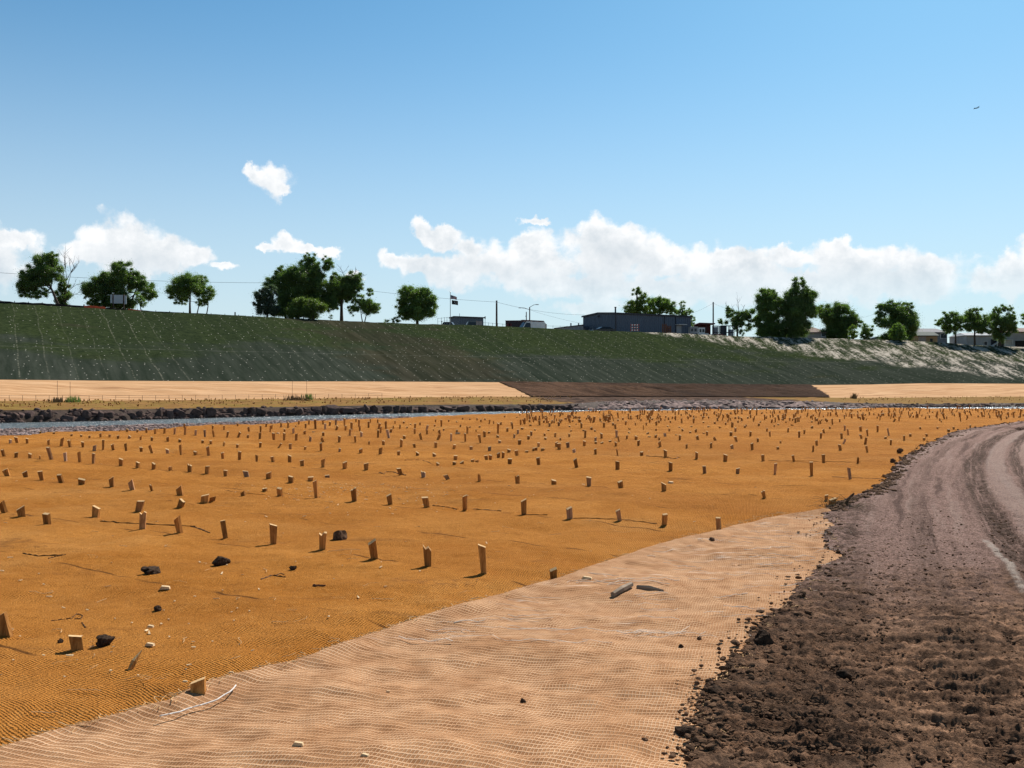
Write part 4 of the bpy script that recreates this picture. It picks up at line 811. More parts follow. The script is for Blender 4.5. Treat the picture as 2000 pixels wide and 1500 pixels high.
for (x, y, wp, lab) in [(582, 1464, 22, 'pale wood offcut on the foreground netting, left of its mate'), (713, 1486, 18, 'pale wood offcut at the very bottom of the netting'), (758, 1358, 8, 'tiny cream wood chip alone on the foreground netting'), (1146, 1137, 22, 'long cream splinter on the dirt road shoulder')][:4] + \
      [(294, 1230, 13, 'blocky cream chip between two chips on the foreground matting'), (322, 1155, 20, 'long pale sliver below the widest dark clod'), (293, 1267, 18, 'slim cream sliver right of the round dark clod'), (451, 1321, 10, 'cream chip near the netting edge in the foreground'), (361, 1339, 10, 'cream chip just left of the foreground edge stake'), (543, 848, 6, 'pale board scrap lying between far stakes'), (612, 848, 6, 'white board scrap lying flat among the far stakes'), (894, 849, 10, 'long white board scrap leaning among stakes near the river'), (1310, 946, 11, 'cream splinter beside a stake in the lower middle rows')]:
    p = ground(x, y); L = wp * p.y / F; a = rnd.uniform(-.4, .4); b = MB(); b.prism([(-L / 2, 0), (L / 2, 0), (L * .42, L * .24), (-L * .3, L * .32)], -L * .22, L * .2)
    o = b.build('wood_chip', PALEWOOD, loc=p + Vector((0, 0, .02))); o.rotation_euler = (rnd.uniform(-.2, .2), 0, a); tag(o, lab, 'wood chip')
P = [q + Vector((.004 * math.sin(i * .31), .010 * math.sin(i * .17), .0)) for i, q in enumerate(path_on([(312, 1418), (350, 1411), (385, 1398), (425, 1384), (448, 1371), (460, 1356)], .052))]
tag(MB().tube([q - P[0] for q in P], .0042, 6).build('white_rope', ROPE, loc=P[0], smooth=True), 'frayed white rope lying along the netting edge in the foreground', 'rope')
# frayed edge and drawn white strands of the netting
rnd = random.Random(61); mb = MB(); wb = MB()
for k in range(900):
    y = rnd.uniform(1004, 1490); s = rnd.random() < .55; x = float(netL(y)) + rnd.uniform(-4, 14) if s else float(netR(y)) + rnd.uniform(-14, 4)
    p = ground(x, y) + Vector((0, 0, .045 if s else .035)); a = rnd.uniform(-.6, .9) + (math.pi if s else 0); P = [p]
    for j in range(rnd.randint(2, 5)): a += rnd.gauss(0, .45); P.append(P[-1] + Vector((math.cos(a), math.sin(a) * 1.3, rnd.uniform(-.35, .2))) * rnd.uniform(.012, .035))
    mb.tube(P, rnd.choice([.0014, .0018, .0024]), 4)
mb.build('frayed_threads', FIBRE, NETTING)
for k in range(130):
    y = 1012 + 250 * rnd.random() ** 1.1; l, r_ = float(netL(y)), float(netR(y))
    if r_ - l < 60: continue
    x = rnd.uniform(l + 15, r_ - 15); n = rnd.randint(4, 9); st = rnd.uniform(.03, .07); p = ground(x, y); P = []; a = rnd.gauss(-.12, .12)
    for j in range(n): q = Vector((p.x + st * j * math.cos(a), p.y + st * j * math.sin(a) + .012 * math.sin(j * 1.3 + k), 0)); a += rnd.gauss(0, .09); q.z = float(zf(q.x, q.y)) + .036 + .006 * math.sin(j * 2.1 + k); P.append(q)
    wb.tube(P, rnd.choice([.0012, .0016, .0022, .003]), 4)
wb.build('white_strands', STRAND, NETTING)
# uprooted brush where matting, net and road meet
p0 = ground(1652, 992); th = thing('uprooted_brush', 'uprooted dry brush with a dark curved stem where matting meets road', 'brush', p0)
rnd = random.Random(51); mb = MB()
for k in range(46):
    a = rnd.uniform(-3.1, 3.1); q = Vector((rnd.uniform(-.32, .16), rnd.uniform(-.2, .2), .01)); P = [q.copy()]; e = rnd.uniform(.05, 1.2)
    for j in range(5): q = q + Vector((math.cos(a) * math.cos(e), math.sin(a) * .7 * math.cos(e), math.sin(e))) * rnd.uniform(.03, .08); e -= .3; a += rnd.gauss(0, .4); q.z = max(q.z, .01); P.append(q.copy())
    mb.tube(P, [.004, .0035, .003, .0025, .002, .0015], 4)
mb.build('twigs', DRYSTEM, th)
MB().tube([(0, 0, 0), (.01, 0, .06), (.04, .02, .12), (.09, .02, .17), (.12, .02, .20)], [.03, .027, .022, .018, .010], 6).build('stem', CLOD, th)
# ------------------------------------------------------------------ far shelf: rushes, marker rods, low wire fence
for (x, wp, hp, lab, m) in [(112, 22, 12, 'thin dry rushes beside a green clump on the far shelf', 'DRY'), (142, 22, 14, 'green rush clump on the far shelf, spilling towards the rocks', 'RUSH'), (578, 50, 12, 'grey-brown dry grass patch on the far shelf below the bright bush', 'DRY'), (602, 12, 14, 'small green tuft at the end of a dry grass patch', 'RUSH'), (1668, 6, 12, 'single dry weed on the far shelf below the small bushes', 'DRY')]:
    p = shelf_pt(x, .8); k = p.y / F; mb = MB()
    for j in range(70):
        q = Vector((rnd.gauss(0, wp * k * .28), rnd.gauss(0, .35), 0)); h = hp * k * rnd.uniform(.4, 1.05); d = Vector((rnd.gauss(0, .18), rnd.gauss(0, .1), 1)) * h; w = Vector((.035, 0, 0))
        mb.add([q - w, q + w, q + d * .6 + w * .6 + Vector((d.x * .1, 0, 0)), q + d, q + d * .6 - w * .6], [(0, 1, 2, 3, 4)])
    tag(mb.build('rush_clump', RUSH if m == 'RUSH' else DRYSTEM, loc=p), lab, 'grass')
for (x, hp, lab) in [(112, 42, 'thin upright marker rod rising from the dry rushes'), (137, 40, 'thin marker rod leaning slightly beside the green rush clump'), (571, 40, 'thin marker rod in the middle of the dry grass patch'), (599, 38, 'thin marker rod at the right end of the dry grass patch')]:
    p = shelf_pt(x, .82); k = p.y / F; tag(MB().tube([(0, 0, -.1), (.0, 0, hp * k)], .013, 5).build('marker_rod', POLE, loc=p), lab, 'rod', 'marker rods on the far shelf')
th = thing('wire_fence', 'low thin wire fence along the foot of the tan slope', 'fence', shelf_pt(0, .98))
o0 = Vector(th.location); pts = [shelf_pt(x, .985) for x in np.arange(-60, 760, 26)]
for q in pts[::1]: MB().tube([q - o0, q - o0 + Vector((0, 0, .42))], .014, 4).build('post', POLE, th)
mb = MB()
for hgt in (.40, .22): mb.tube([q - o0 + Vector((0, 0, hgt)) for q in pts], .008, 4)
mb.build('wire', STEEL, th)

# ------------------------------------------------------------------ trees along the embankment top
def tree(name, label, base, dd, blobs, leaf='dark', stems=None, dead=None, seed=0, group=None, dens=1.0, size=1.0):
    r = random.Random(seed + int(base[0]) * 7); org, Y = crest(base[0], dd); k = Y / F
    def W(px, py, dy=0.0): return Vector(((px - PX) / F * Y, Y + dy, CZ + (PY - py) / F * Y)) - org
    th = thing(name, label, 'bush' if 'bush' in name else 'tree', org, 0, group)
    rs = np.random.RandomState(seed + int(base[0])); cen = []; sig = []; cnt = []
    for (cx, cy, rx, ry) in blobs:
        c = W(cx, cy, r.uniform(-.35, .35) * rx * k); ax = rx * k; az = ry * k; ay = (ax + az) * .5
        nc = max(8, int((rx * ry) ** .5 * 1.8))
        for j in range(nc):
            v = Vector((r.gauss(0, 1), r.gauss(0, 1), r.gauss(0, 1))).normalized() * (r.random() ** .38)
            cen.append((c.x + v.x * ax * .97, c.y + v.y * ay * .97, c.z + v.z * az * .97)); s = r.uniform(.15, .28) * (ax + az) * .5
            sig.append(max(.16, s)); cnt.append(max(14, int(dens * (s / k) ** 2 * 30)))
    cen = np.array(cen); pid = np.repeat(np.arange(len(cen)), cnt); n = len(pid)
    P = cen[pid] + rs.normal(0, 1, (n, 3)) * np.array(sig)[pid][:, None] * np.array([.52, .52, .42]) * np.where(rs.rand(n) < .16, 1.9, 1.0)[:, None]
    a = rs.normal(0, 1, (n, 3)); a /= np.linalg.norm(a, axis=1)[:, None]; q = rs.normal(0, 1, (n, 3)); b_ = np.cross(a, q); b_ /= np.linalg.norm(b_, axis=1)[:, None]
    s = (rs.uniform(.55, 1.25, n) * k * .82 * size)[:, None]
    V = np.stack([P - a * s, P + b_ * s * .62, P + a * s, P - b_ * s * .62], 1).reshape(-1, 3)
    me = bpy.data.meshes.new('crown'); me.vertices.add(4 * n); me.vertices.foreach_set('co', V.ravel()); me.loops.add(4 * n); me.loops.foreach_set('vertex_index', np.arange(4 * n)); me.polygons.add(n)
    me.polygons.foreach_set('loop_start', np.arange(0, 4 * n, 4)); me.materials.append(LEAF[leaf]); me.update(); me.validate()
    at = me.attributes.new('tint', 'FLOAT', 'POINT'); tint = np.clip(rs.uniform(0, 1, len(cen))[pid] * .55 + rs.uniform(0, .5, n), 0, 1); at.data.foreach_set('value', np.repeat(tint, 4).astype(np.float32))
    link(bpy.data.objects.new('crown', me), th)
    mb = MB(); stems = stems or [(base[0], blobs[0][0], blobs[0][1], 3.2)]
    for (sx, tx, ty, rad) in stems:
        f = W(sx, base[1] + 6); t = W(tx, ty, r.uniform(-.2, .2)); f.y = t.y = 0; m1 = f.lerp(t, .5) + Vector((r.uniform(-.15, .15), 0, 0)); mb.tube([f, f.lerp(m1, .5), m1, t], [rad * k * 1.15, rad * k * .9, rad * k * .75, rad * k * .35], 7)
        for (cx, cy, rx, ry) in blobs:
            if r.random() < .75 / max(1, len(stems) ** .5): e = W(cx, cy, r.uniform(-.5, .5) * rx * k); st = m1.lerp(t, r.random() * .7); mb.tube([st, st.lerp(e, .5) + Vector((0, 0, -.12)), e], [rad * k * .45, rad * k * .3, rad * k * .1], 5)
    mb.build('trunk', BARK, th)
    if dead:
        mb = MB()
        def br(p, d, L, rad, lev):
            P = [p]; 
            for j in range(3): d = (d + Vector((r.gauss(0, .16), r.gauss(0, .16), r.gauss(.05, .12)))).normalized(); P.append(P[-1] + d * L / 3)
            mb.tube(P, [rad, rad * .8, rad * .6, rad * .35], 4)
            if lev:
                for j in range(r.randint(3, 4)): dd_ = (d + Vector((r.gauss(0, .6), r.gauss(0, .5), r.gauss(.1, .35)))).normalized(); br(P[r.randint(1, 3)], dd_, L * r.uniform(.5, .75), rad * .55, lev - 1)
        for (x0, y0, x1, y1, lev) in dead: p = W(x0, y0); e = W(x1, y1); br(p, (e - p).normalized(), (e - p).length * .62, .055, lev)
        mb.build('dead_branches', DEADWOOD, th)
    return th
GT = 'trees along the embankment top'
tree('broadleaf_tree', 'leaning dark tree at far left, crown overhanging its slanted trunk', (116, 600), 3, [(88, 510, 24, 20), (70, 538, 28, 26), (54, 556, 19, 22), (98, 536, 20, 28), (78, 572, 18, 11), (104, 500, 12, 10), (46, 566, 12, 14), (60, 578, 9, 6)], 'dark', [(118, 86, 535, 3.0)], None, 1, GT)
tree('half_dead_tree', 'half-dead tree with bare spreading branches beside the leaning tree', (126, 600), 5, [(122, 578, 14, 22), (128, 560, 10, 16), (118, 590, 14, 12)], 'dark', [(126, 126, 545, 3.0)], [(126, 570, 136, 497, 2), (128, 570, 160, 515, 2), (128, 575, 164, 545, 2), (126, 560, 116, 500, 2), (130, 585, 158, 570, 1), (126, 555, 150, 500, 2)], 2, GT)
tree('broadleaf_tree', 'broad dark tree spreading behind the blank signboard', (232, 606), 9, [(196, 564, 28, 26), (184, 588, 18, 12), (240, 528, 22, 18), (225, 552, 33, 26), (265, 548, 20, 22), (286, 566, 18, 20), (228, 585, 38, 16), (174, 576, 10, 14), (300, 574, 9, 9), (205, 545, 14, 14), (232, 593, 34, 11), (206, 595, 18, 8), (252, 592, 14, 11)], 'dark', [(232, 236, 550, 3.5), (206, 200, 570, 2.4), (248, 268, 560, 2.4)], None, 3, GT)
tree('sapling_tree', 'small light green sapling at the right foot of the broad dark tree', (276, 608), 4, [(272, 584, 9, 13), (279, 592, 7, 9)], 'mid', [(277, 274, 588, 1.2)], None, 4, GT)
tree('three_stemmed_tree', 'rounded tree on three thin stems, standing alone on the bank', (372, 611), 5, [(372, 560, 32, 22), (346, 568, 22, 18), (402, 572, 21, 17), (354, 588, 14, 8), (396, 590, 15, 8), (386, 548, 20, 11), (352, 550, 12, 10), (336, 578, 8, 8)], 'mid', [(371, 372, 570, 2.4), (384, 390, 580, 1.2), (403, 406, 580, 1.2)], None, 5, GT)
tree('broadleaf_tree', 'tallest of the left-hand clump, dark crown with several upper lobes', (572, 624), 10, [(545, 532, 15, 13), (540, 556, 22, 20), (566, 545, 22, 24), (600, 520, 20, 20), (606, 503, 13, 11), (590, 548, 36, 28), (626, 530, 18, 20), (640, 513, 13, 15), (578, 578, 36, 24), (620, 562, 24, 24), (642, 582, 13, 14), (650, 555, 12, 18), (556, 575, 14, 26), (560, 606, 36, 15), (600, 590, 44, 16), (640, 600, 14, 14), (648, 585, 14, 20), (655, 560, 12, 16)], 'dark', [(560, 545, 545, 2.4), (580, 600, 530, 3.2), (610, 625, 550, 2.6)], [(605, 560, 640, 530, 1)], 6, GT)
tree('broadleaf_tree', 'low bluish green tree at the left side of the tall clump', (520, 621), 6, [(514, 578, 20, 17), (520, 600, 25, 18), (504, 594, 10, 12), (532, 568, 13, 14)], 'blue', [(522, 518, 590, 2)], None, 7, GT)
tree('rounded_bush', 'bright yellow-green bush at the front of the tall clump', (592, 626), 2, [(592, 603, 34, 18), (574, 610, 19, 13), (616, 601, 20, 18), (590, 590, 22, 9)], 'bright', [(592, 592, 606, 1.6), (612, 614, 606, 1.2)], None, 8, GT)
tree('open_tree', 'open-crowned tree with a tall bare trunk and dead twigs on top', (667, 627), 8, [(672, 558, 28, 26), (692, 545, 15, 17), (652, 574, 17, 15), (700, 560, 11, 13), (668, 582, 22, 10), (686, 577, 16, 9), (656, 545, 12, 12), (656, 592, 12, 12)], 'dark', [(667, 670, 560, 3.6)], [(675, 545, 668, 514, 2), (690, 540, 706, 520, 1), (698, 545, 720, 540, 1)], 9, GT)
tree('small_tree', 'small forked tree leaning right beside the open-crowned tree', (710, 628), 5, [(716, 600, 26, 14), (735, 602, 11, 11), (702, 586, 16, 13), (722, 572, 9, 9), (690, 606, 11, 11)], 'mid', [(709, 704, 604, 1.2), (711, 722, 602, 1.2)], None, 10, GT)
tree('tiny_bush', 'tiny pale bush between two trunks of the left-hand clump', (646, 625), 12, [(646, 619, 6, 4)], 'blue', [(646, 646, 620, .5)], None, 11, GT)
tree('low_bush', 'low flat bush left of the lone round tree', (757, 630), 8, [(757, 627, 8, 3)], 'mid', [(757, 757, 627, .6)], None, 12, GT)
tree('round_tree', 'lone round-crowned tree left of the flagpole', (815, 632), 7, [(812, 590, 36, 26), (800, 574, 22, 15), (830, 580, 19, 18), (846, 598, 10, 18), (784, 598, 12, 18), (812, 612, 35, 12), (796, 616, 18, 9)], 'mid', [(815, 812, 595, 3)], None, 13, GT)
tree('low_bush', 'small green bush at the left foot of the lone round tree', (775, 632), 5, [(776, 624, 12, 6)], 'mid', [(775, 776, 625, .8)], None, 14, GT)
GW = 'trees behind the warehouse'
tree('broadleaf_tree', 'tallest sunlit tree behind the warehouse, its top lobe leaning left', (1245, 648), 48, [(1244, 570, 10, 10), (1253, 585, 15, 15), (1240, 600, 20, 13), (1228, 606, 10, 9), (1258, 606, 14, 12)], 'bright', None, None, 15, GW)
tree('broadleaf_tree', 'wide sunlit tree behind the middle of the warehouse roof', (1298, 650), 48, [(1285, 590, 20, 13), (1300, 598, 20, 16), (1276, 606, 18, 12), (1314, 606, 11, 12)], 'mid', None, None, 16, GW)
tree('broadleaf_tree', 'narrow pointed tree at the right end of the warehouse', (1336, 652), 40, [(1332, 598, 7, 11), (1340, 612, 13, 10), (1352, 626, 6, 13), (1326, 612, 8, 8)], 'mid', None, None, 17, GW)
GR = 'trees around the houses on the right'
tree('half_dead_tree', 'dark tree with bare dead twigs above it, right of the red shelter', (1443, 657), 10, [(1445, 622, 20, 15), (1425, 612, 10, 15), (1457, 613, 13, 11), (1412, 628, 11, 7), (1461, 634, 9, 13), (1440, 636, 14, 12), (1452, 649, 10, 7)], 'dark', [(1440, 1443, 610, 2)], [(1443, 612, 1443, 580, 2), (1448, 610, 1462, 588, 1), (1438, 612, 1428, 592, 1), (1424, 604, 1416, 588, 1)], 18, GR)
tree('broadleaf_tree', 'dense tree with a rounded top, left of the tallest right-hand tree', (1495, 660), 8, [(1495, 584, 19, 20), (1506, 575, 13, 13), (1490, 610, 22, 20), (1510, 600, 20, 24), (1500, 634, 22, 20), (1480, 630, 13, 15), (1514, 630, 14, 20), (1494, 648, 24, 12), (1518, 646, 20, 14)], 'mid', [(1494, 1496, 600, 3)], None, 19, GR)
tree('broadleaf_tree', 'tallest tree of the right half, pointed crown over a dark base', (1545, 661), 5, [(1560, 549, 13, 10), (1562, 569, 20, 18), (1546, 590, 27, 23), (1580, 585, 20, 20), (1556, 614, 36, 23), (1587, 606, 16, 16), (1552, 636, 32, 18), (1530, 600, 15, 15), (1548, 650, 34, 11)], 'dark', [(1543, 1552, 590, 4)], None, 20, GR)
tree('broadleaf_tree', 'wide dark tree between the brown-roofed house and the small bushes', (1640, 664), 14, [(1636, 605, 32, 13), (1620, 620, 23, 15), (1645, 625, 36, 20), (1670, 626, 15, 14), (1640, 646, 34, 12), (1606, 610, 14, 13), (1640, 655, 34, 9)], 'dark', [(1638, 1640, 620, 3)], None, 21, GR)
tree('upright_bush', 'upright fresh green bush, left one of two small bushes', (1667, 664), 3, [(1668, 647, 9, 13), (1665, 656, 10, 7)], 'bright', [(1667, 1668, 650, 1)], None, 22, GR)
tree('upright_bush', 'rounder fresh green bush, right one of two small bushes', (1692, 665), 3, [(1692, 645, 14, 15), (1690, 656, 15, 8)], 'mid', [(1692, 1692, 650, 1)], None, 23, GR)
tree('bushy_tree', 'dense bushy tree with foliage down to the ground, left of tan shed', (1745, 667), 9, [(1725, 604, 14, 12), (1746, 600, 20, 13), (1772, 600, 13, 12), (1750, 624, 34, 23), (1775, 625, 17, 20), (1718, 625, 11, 18), (1756, 645, 32, 17), (1782, 646, 9, 17), (1752, 658, 34, 10)], 'dark', [(1738, 1742, 620, 2.6), (1765, 1768, 620, 2.4)], [(1725, 600, 1712, 588, 1), (1745, 595, 1742, 578, 1)], 24, GR)
tree('rounded_bush', 'rounded grey-green bush hanging over the embankment edge', (1757, 671), 0, [(1750, 650, 18, 12), (1757, 640, 13, 9), (1756, 660, 14, 9), (1762, 669, 6, 5)], 'mid', [(1757, 1756, 650, 1.2)], None, 25, GR)
tree('broadleaf_tree', 'loose-crowned tree over the grey house, leftmost by the white houses', (1866, 676), 1.5, [(1845, 632, 17, 11), (1860, 624, 18, 13), (1876, 630, 15, 13), (1862, 643, 20, 11), (1833, 630, 9, 7), (1850, 615, 10, 8)], 'mid', [(1866, 1864, 630, 2)], None, 26, GR)
tree('broadleaf_tree', 'middle tree before the white houses on a slim dark trunk', (1904, 677), 1.2, [(1900, 612, 16, 11), (1905, 629, 24, 16), (1921, 640, 20, 12), (1894, 640, 13, 11), (1912, 604, 6, 5), (1926, 622, 10, 9)], 'dark', [(1904, 1904, 630, 2.2)], None, 27, GR)
tree('broadleaf_tree', 'rightmost dark tree, broad crown half hiding a white house', (1953, 677), 1.2, [(1945, 609, 11, 11), (1966, 604, 13, 11), (1955, 629, 26, 20), (1970, 640, 17, 16), (1955, 655, 19, 13), (1979, 620, 8, 13)], 'dark', [(1952, 1955, 635, 3)], None, 28, GR)
tree('broadleaf_tree', 'sunlit tree cut off by the right edge of the picture', (2008, 680), 2, [(2004, 624, 12, 12), (2020, 615, 16, 18), (2025, 640, 20, 20)], 'mid', None, None, 29, GR)
tree('broadleaf_tree', 'big unseen tree added beyond the right edge to shade the slope', (2060, 684), 1.5, [(2050, 610, 26, 24), (2075, 625, 30, 26), (2060, 650, 30, 18)], 'dark', None, None, 30, GR)  # unseen tree, added for its shadow on the slope

# ------------------------------------------------------------------ buildings
def gable(name, label, px, Y, ang_, L, Wd, eave, ridge, wall, roof, trim=True, zb=None):
    """gabled hall: local x along the long side, local y along the gable end, corner at the origin"""
    z0 = (ztop(px) if zb is None else zb) - .6; th = thing(name, label, 'building', ((px - PX) / F * Y, Y, z0), ang_); e = eave - z0; r = ridge - z0
    b = MB(); n = 5; V = [(0, 0, 0), (0, Wd, 0), (0, Wd, e), (0, Wd / 2, r), (0, 0, e)]; b.add([(x + q[0], q[1], q[2]) for x in (0, L) for q in V], [(0, 4, 3, 2, 1), (5, 6, 7, 8, 9), (0, 5, 9, 4), (1, 2, 7, 6)])
    b.build('wall', wall, th)
    b = MB(); o = .22; t = .16; y0, y1 = -o, Wd + o; dz = (r - e) / (Wd / 2) * o
    for s in (0, 1):
        ya, yb, za, zb_ = (y0, Wd / 2, e - dz, r) if s == 0 else (y1, Wd / 2, e - dz, r)
        b.add([(-o, ya, za + .02), (L + o, ya, za + .02), (L + o, yb, zb_ + .02), (-o, yb, zb_ + .02), (-o, ya, za + t), (L + o, ya, za + t), (L + o, yb, zb_ + t), (-o, yb, zb_ + t)], [(0, 1, 2, 3), (4, 7, 6, 5), (0, 4, 5, 1), (1, 5, 6, 2), (3, 2, 6, 7), (0, 3, 7, 4)])
    b.build('roof', roof, th)
    if trim:
        b = MB(); b.box(-.24, L + .24, -.26, -.222, e - dz - .10, e - dz + .16)
        for s in (0, 1):
            ya = -.2 if s == 0 else Wd + .2
            b.add([(-.245, ya, e - dz - .12), (-.245, Wd / 2, r - .10), (-.245, Wd / 2, r + .17), (-.245, ya, e - dz + .17), (-.22, ya, e - dz - .12), (-.22, Wd / 2, r - .10), (-.22, Wd / 2, r + .17), (-.22, ya, e - dz + .17)], [(0, 1, 2, 3), (4, 7, 6, 5), (0, 4, 5, 1), (3, 2, 6, 7), (0, 3, 7, 4)])
        b.build('roof_trim', TRIM, th)
    return th, e, r
wh, e, r = gable('warehouse', 'long blue-grey metal warehouse with low gable at the embankment top', 1202, 178, R(30), 17.4, 10.3, 14.80, 15.13, CLAD, TRIM)
MB().box(-.10, .10, -.12, .0, 0, e).build('downspout', TRIM, wh)
MB().tube([(0, 0, e - .2), (0, 0, e + 1.0)], .14, 8).tube([(0, 0, e + 1.0), (0, 0, e + 1.15)], .2, 8).build('vent_pipe', TRIM, wh)
MB().box(11.0, 11.12, -.13, -.003, 0, e - .1).build('downspout', TRIM, wh); MB().box(13.6, 13.75, -.14, -.003, 0, e - .05).build('downspout', TRIM, wh)
MB().box(13.9, 15.1, -.045, -.003, .3, 2.9).build('door', GREYWALL, wh); MB().box(13.6, 15.5, -1.2, -.003, 3.0, 3.08).build('awning', WHITE, wh)
MB().box(-.04, -.003, 6.9, 8.3, .3, 2.7).build('door', paint('cladding_door', (.13, .15, .18), .5), wh)
MB().box(-.28, -.003, 4.9, 5.3, e - .35, e - .1).build('wall_lamp', TRIM, wh)
sh, e2, r2 = gable('storage_shed', 'small blue-grey metal building directly right of the flagpole', 897, 225, R(30), 6.2, 4.6, 17.45, 17.62, CLAD, TRIM)
MB().box(2.0, 2.2, -.1, -.003, .2, 2.6).build('downspout', TRIM, sh); MB().tube([(1.2, 2.2, r2), (1.2, 2.2, r2 + .8)], .05, 6).build('vent_pipe', STEEL, sh); MB().box(-.04, -.003, 1.2, 2.4, .2, 2.6).build('door', TRIM, sh)
# low lean-to left of the warehouse
c, Y = crest(1112, 24); th = thing('low_shed', 'low grey shed with a slanting dark roof left of the warehouse', 'building', c); k = Y / F
zt = lambda py: CZ + (PY - py) / F * Y - c.z
b = MB(); b.prism([((1085 - 1112) * k, -.5), ((1139 - 1112) * k, -.5), ((1139 - 1112) * k, zt(635.5)), ((1085 - 1112) * k, zt(641.5))], 0, 5); b.build('wall', GREYWALL, th)
b = MB(); b.prism([((1082 - 1112) * k, zt(642)), ((1140 - 1112) * k, zt(635.5)), ((1140 - 1112) * k, zt(633.6)), ((1082 - 1112) * k, zt(640.6))], -.3, 5.3); b.build('roof', TRIM, th)
for x in (1115, 1130): MB().box((x - 1112) * k - .12, (x - 1112) * k + .12, -.1, -.003, 0, zt(631)).build('post', STEEL, th)
def house(name, label, px0, px1, pe, pr, dd, depth, wall, roof, hip=.0, wins=(), doors=(), extra=None):
    pc = (px0 + px1) / 2; c, Y = crest(pc, dd); k = Y / F; th = thing(name, label, 'house', c); w = (px1 - px0) * k / 2
    e = CZ + (PY - pe) / F * Y - c.z; r = CZ + (PY - pr) / F * Y - c.z; MB().box(-w, w, 0, depth, -.8, e).build('wall', wall, th)
    o = .3; h = hip * w; b = MB(); V = [(-w - o, -o, e + .01), (w + o, -o, e + .01), (w + o, depth + o, e + .01), (-w - o, depth + o, e + .01), (-w - o + h, depth / 2, r), (w + o - h, depth / 2, r)]
    b.add(V, [(0, 1, 5, 4), (2, 3, 4, 5), (1, 2, 5), (3, 0, 4), (3, 2, 1, 0)]); b.box(-w - o, w + o, -o - .02, -o + .1, e - .14, e + .02); b.build('roof', roof, th)
    for (x, z, ww, hh) in wins:
        f = MB().box((x - pc) * k - ww / 2, (x - pc) * k + ww / 2, -.06, -.003, z, z + hh).build('window', WHITE, th); MB().box((x - pc) * k - ww / 2 + .1, (x - pc) * k + ww / 2 - .1, -.075, -.062, z + .1, z + hh - .1).build('pane', GLASS, f)
    for (x, ww, hh, m) in doors: MB().box((x - pc) * k - ww / 2, (x - pc) * k + ww / 2, -.05, -.003, 0, hh).build('door', m, th)
    return th, c, k, e
house('brown_roofed_house', 'low house with a brown hipped roof showing right of the tallest tree', 1536, 1614, 649, 636.5, 16, 7, PINKWALL, SHINGLE, .5, [(1608, 1.0, .9, .9)])
house('metal_roofed_shed', 'low shed with a pale blue metal roof under the dense tree', 1506, 1534, 648, 643, 10, 4, TRIM, ROOFM, 0)
th, c, k, e = house('grey_house', 'two-storey grey house with a grey shingle roof behind the tan shed', 1794, 1850, 649, 639.5, 22, 8, GREYWALL, GSHINGLE, .35, [(1840, 1.7, .8, 1.1), (1846, 1.7, .8, 1.1)])
th, c, k, e = house('tan_shed', 'tan plywood garden shed with a dark green roof before the grey house', 1793, 1831, 655.5, 647, 9, 4, TANWALL, GREENROOF, .12, [], [(1819, .5, 1.0, TRIM), (1801, 1.5, 1.55, PINKWALL)])
th, c, k, e = house('white_house', 'white house with porch stairs behind the right-hand trees', 1888, 1957, 655, 648, 14, 8, WHITEWALL, WHITEWALL, .2, [(1925, .6, .8, .9)], [(1946, 2.2, 1.9, TRIM)])
b = MB(); b.prism([(3.0 - 2.6, 0.1), (3.0 - 2.4, 0.1), (3.2, 1.7), (3.0, 1.7)], -1.4, -.3)
b.box(1.9, 5.2, -1.4, -.01, 1.62, 1.74)
for x in (2.0, 3.6, 5.1): b.box(x - .08, x + .08, -1.38, -1.24, -.3, 1.62)
b.build('porch_stairs', WHITE, th)
house('white_house', 'larger white house with a dark garage opening at the right edge', 1962, 2046, 648, 638, 12, 9, WHITEWALL, SHINGLE, .1, [], [(1968, 1.6, 2.0, WHITE), (2000, 3.6, 1.8, BLACK)])
# open red-roofed shelter and yard clutter
c, Y = crest(1376, 14); k = Y / F; th = thing('red_shelter', 'open shelter with a dark red roof right of the warehouse', 'shelter', c); zt = lambda py: CZ + (PY - py) / F * Y - c.z
b = MB(); b.prism([((1358 - 1376) * k, zt(634)), ((1366 - 1376) * k, zt(630)), ((1397 - 1376) * k, zt(631)), ((1397 - 1376) * k, zt(633)), ((1366 - 1376) * k, zt(633.5))], 0, 3); b.build('roof', MAROON, th)
MB().box((1361 - 1376) * k, (1394 - 1376) * k, 2.9, 3.0, -.3, zt(633)).build('wall', MAROON, th)
for x in (1366, 1380, 1393): MB().box((x - 1376) * k - .06, (x - 1376) * k + .06, .1, .22, -.5, zt(633)).build('post', POLE, th)
def trailer(name, lab, cat, px0, px1, pt, dd, dep, mat, panes, rz=0, fr=STEEL):
    c, Y = crest((px0 + px1) / 2, dd); k = Y / F; w = (px1 - px0) / 2 * k; h = CZ + (PY - pt) / F * Y - c.z; th = thing(name, lab, cat, c, rz)
    MB().box(-w, w, 0, dep, .3, h).build('body', mat, th); MB().box(-w - .05, w + .05, -.06, dep + .05, h, h + .07).build('roof', fr, th)
    for (a, b_, z0, z1) in panes: MB().box(-w + 2 * w * a, -w + 2 * w * b_, -.03, -.003, .3 + (h - .3) * z0, .3 + (h - .3) * z1).build('window', GLASS, th)
    for x in (-w * .55, w * .55): MB().prism([(x + .32 * math.cos(q * .785), .3 + .32 * math.sin(q * .785)) for q in range(8)], -.12, .1).build('wheel', BLACK, th)
    return th
trailer('site_trailer', 'white site trailer with windows between warehouse and red shelter', 'trailer', 1348.5, 1363, 638.5, 9, 2.2, GREYWALL, [(.1, .35, .45, .8), (.55, .85, .45, .8)])
trailer('pickup_truck', 'white vehicle parked under the dark red shelter roof', 'vehicle', 1365, 1377, 640, 13.5, 2, WHITE, [(.1, .42, .5, .85), (.55, .9, .5, .85)])
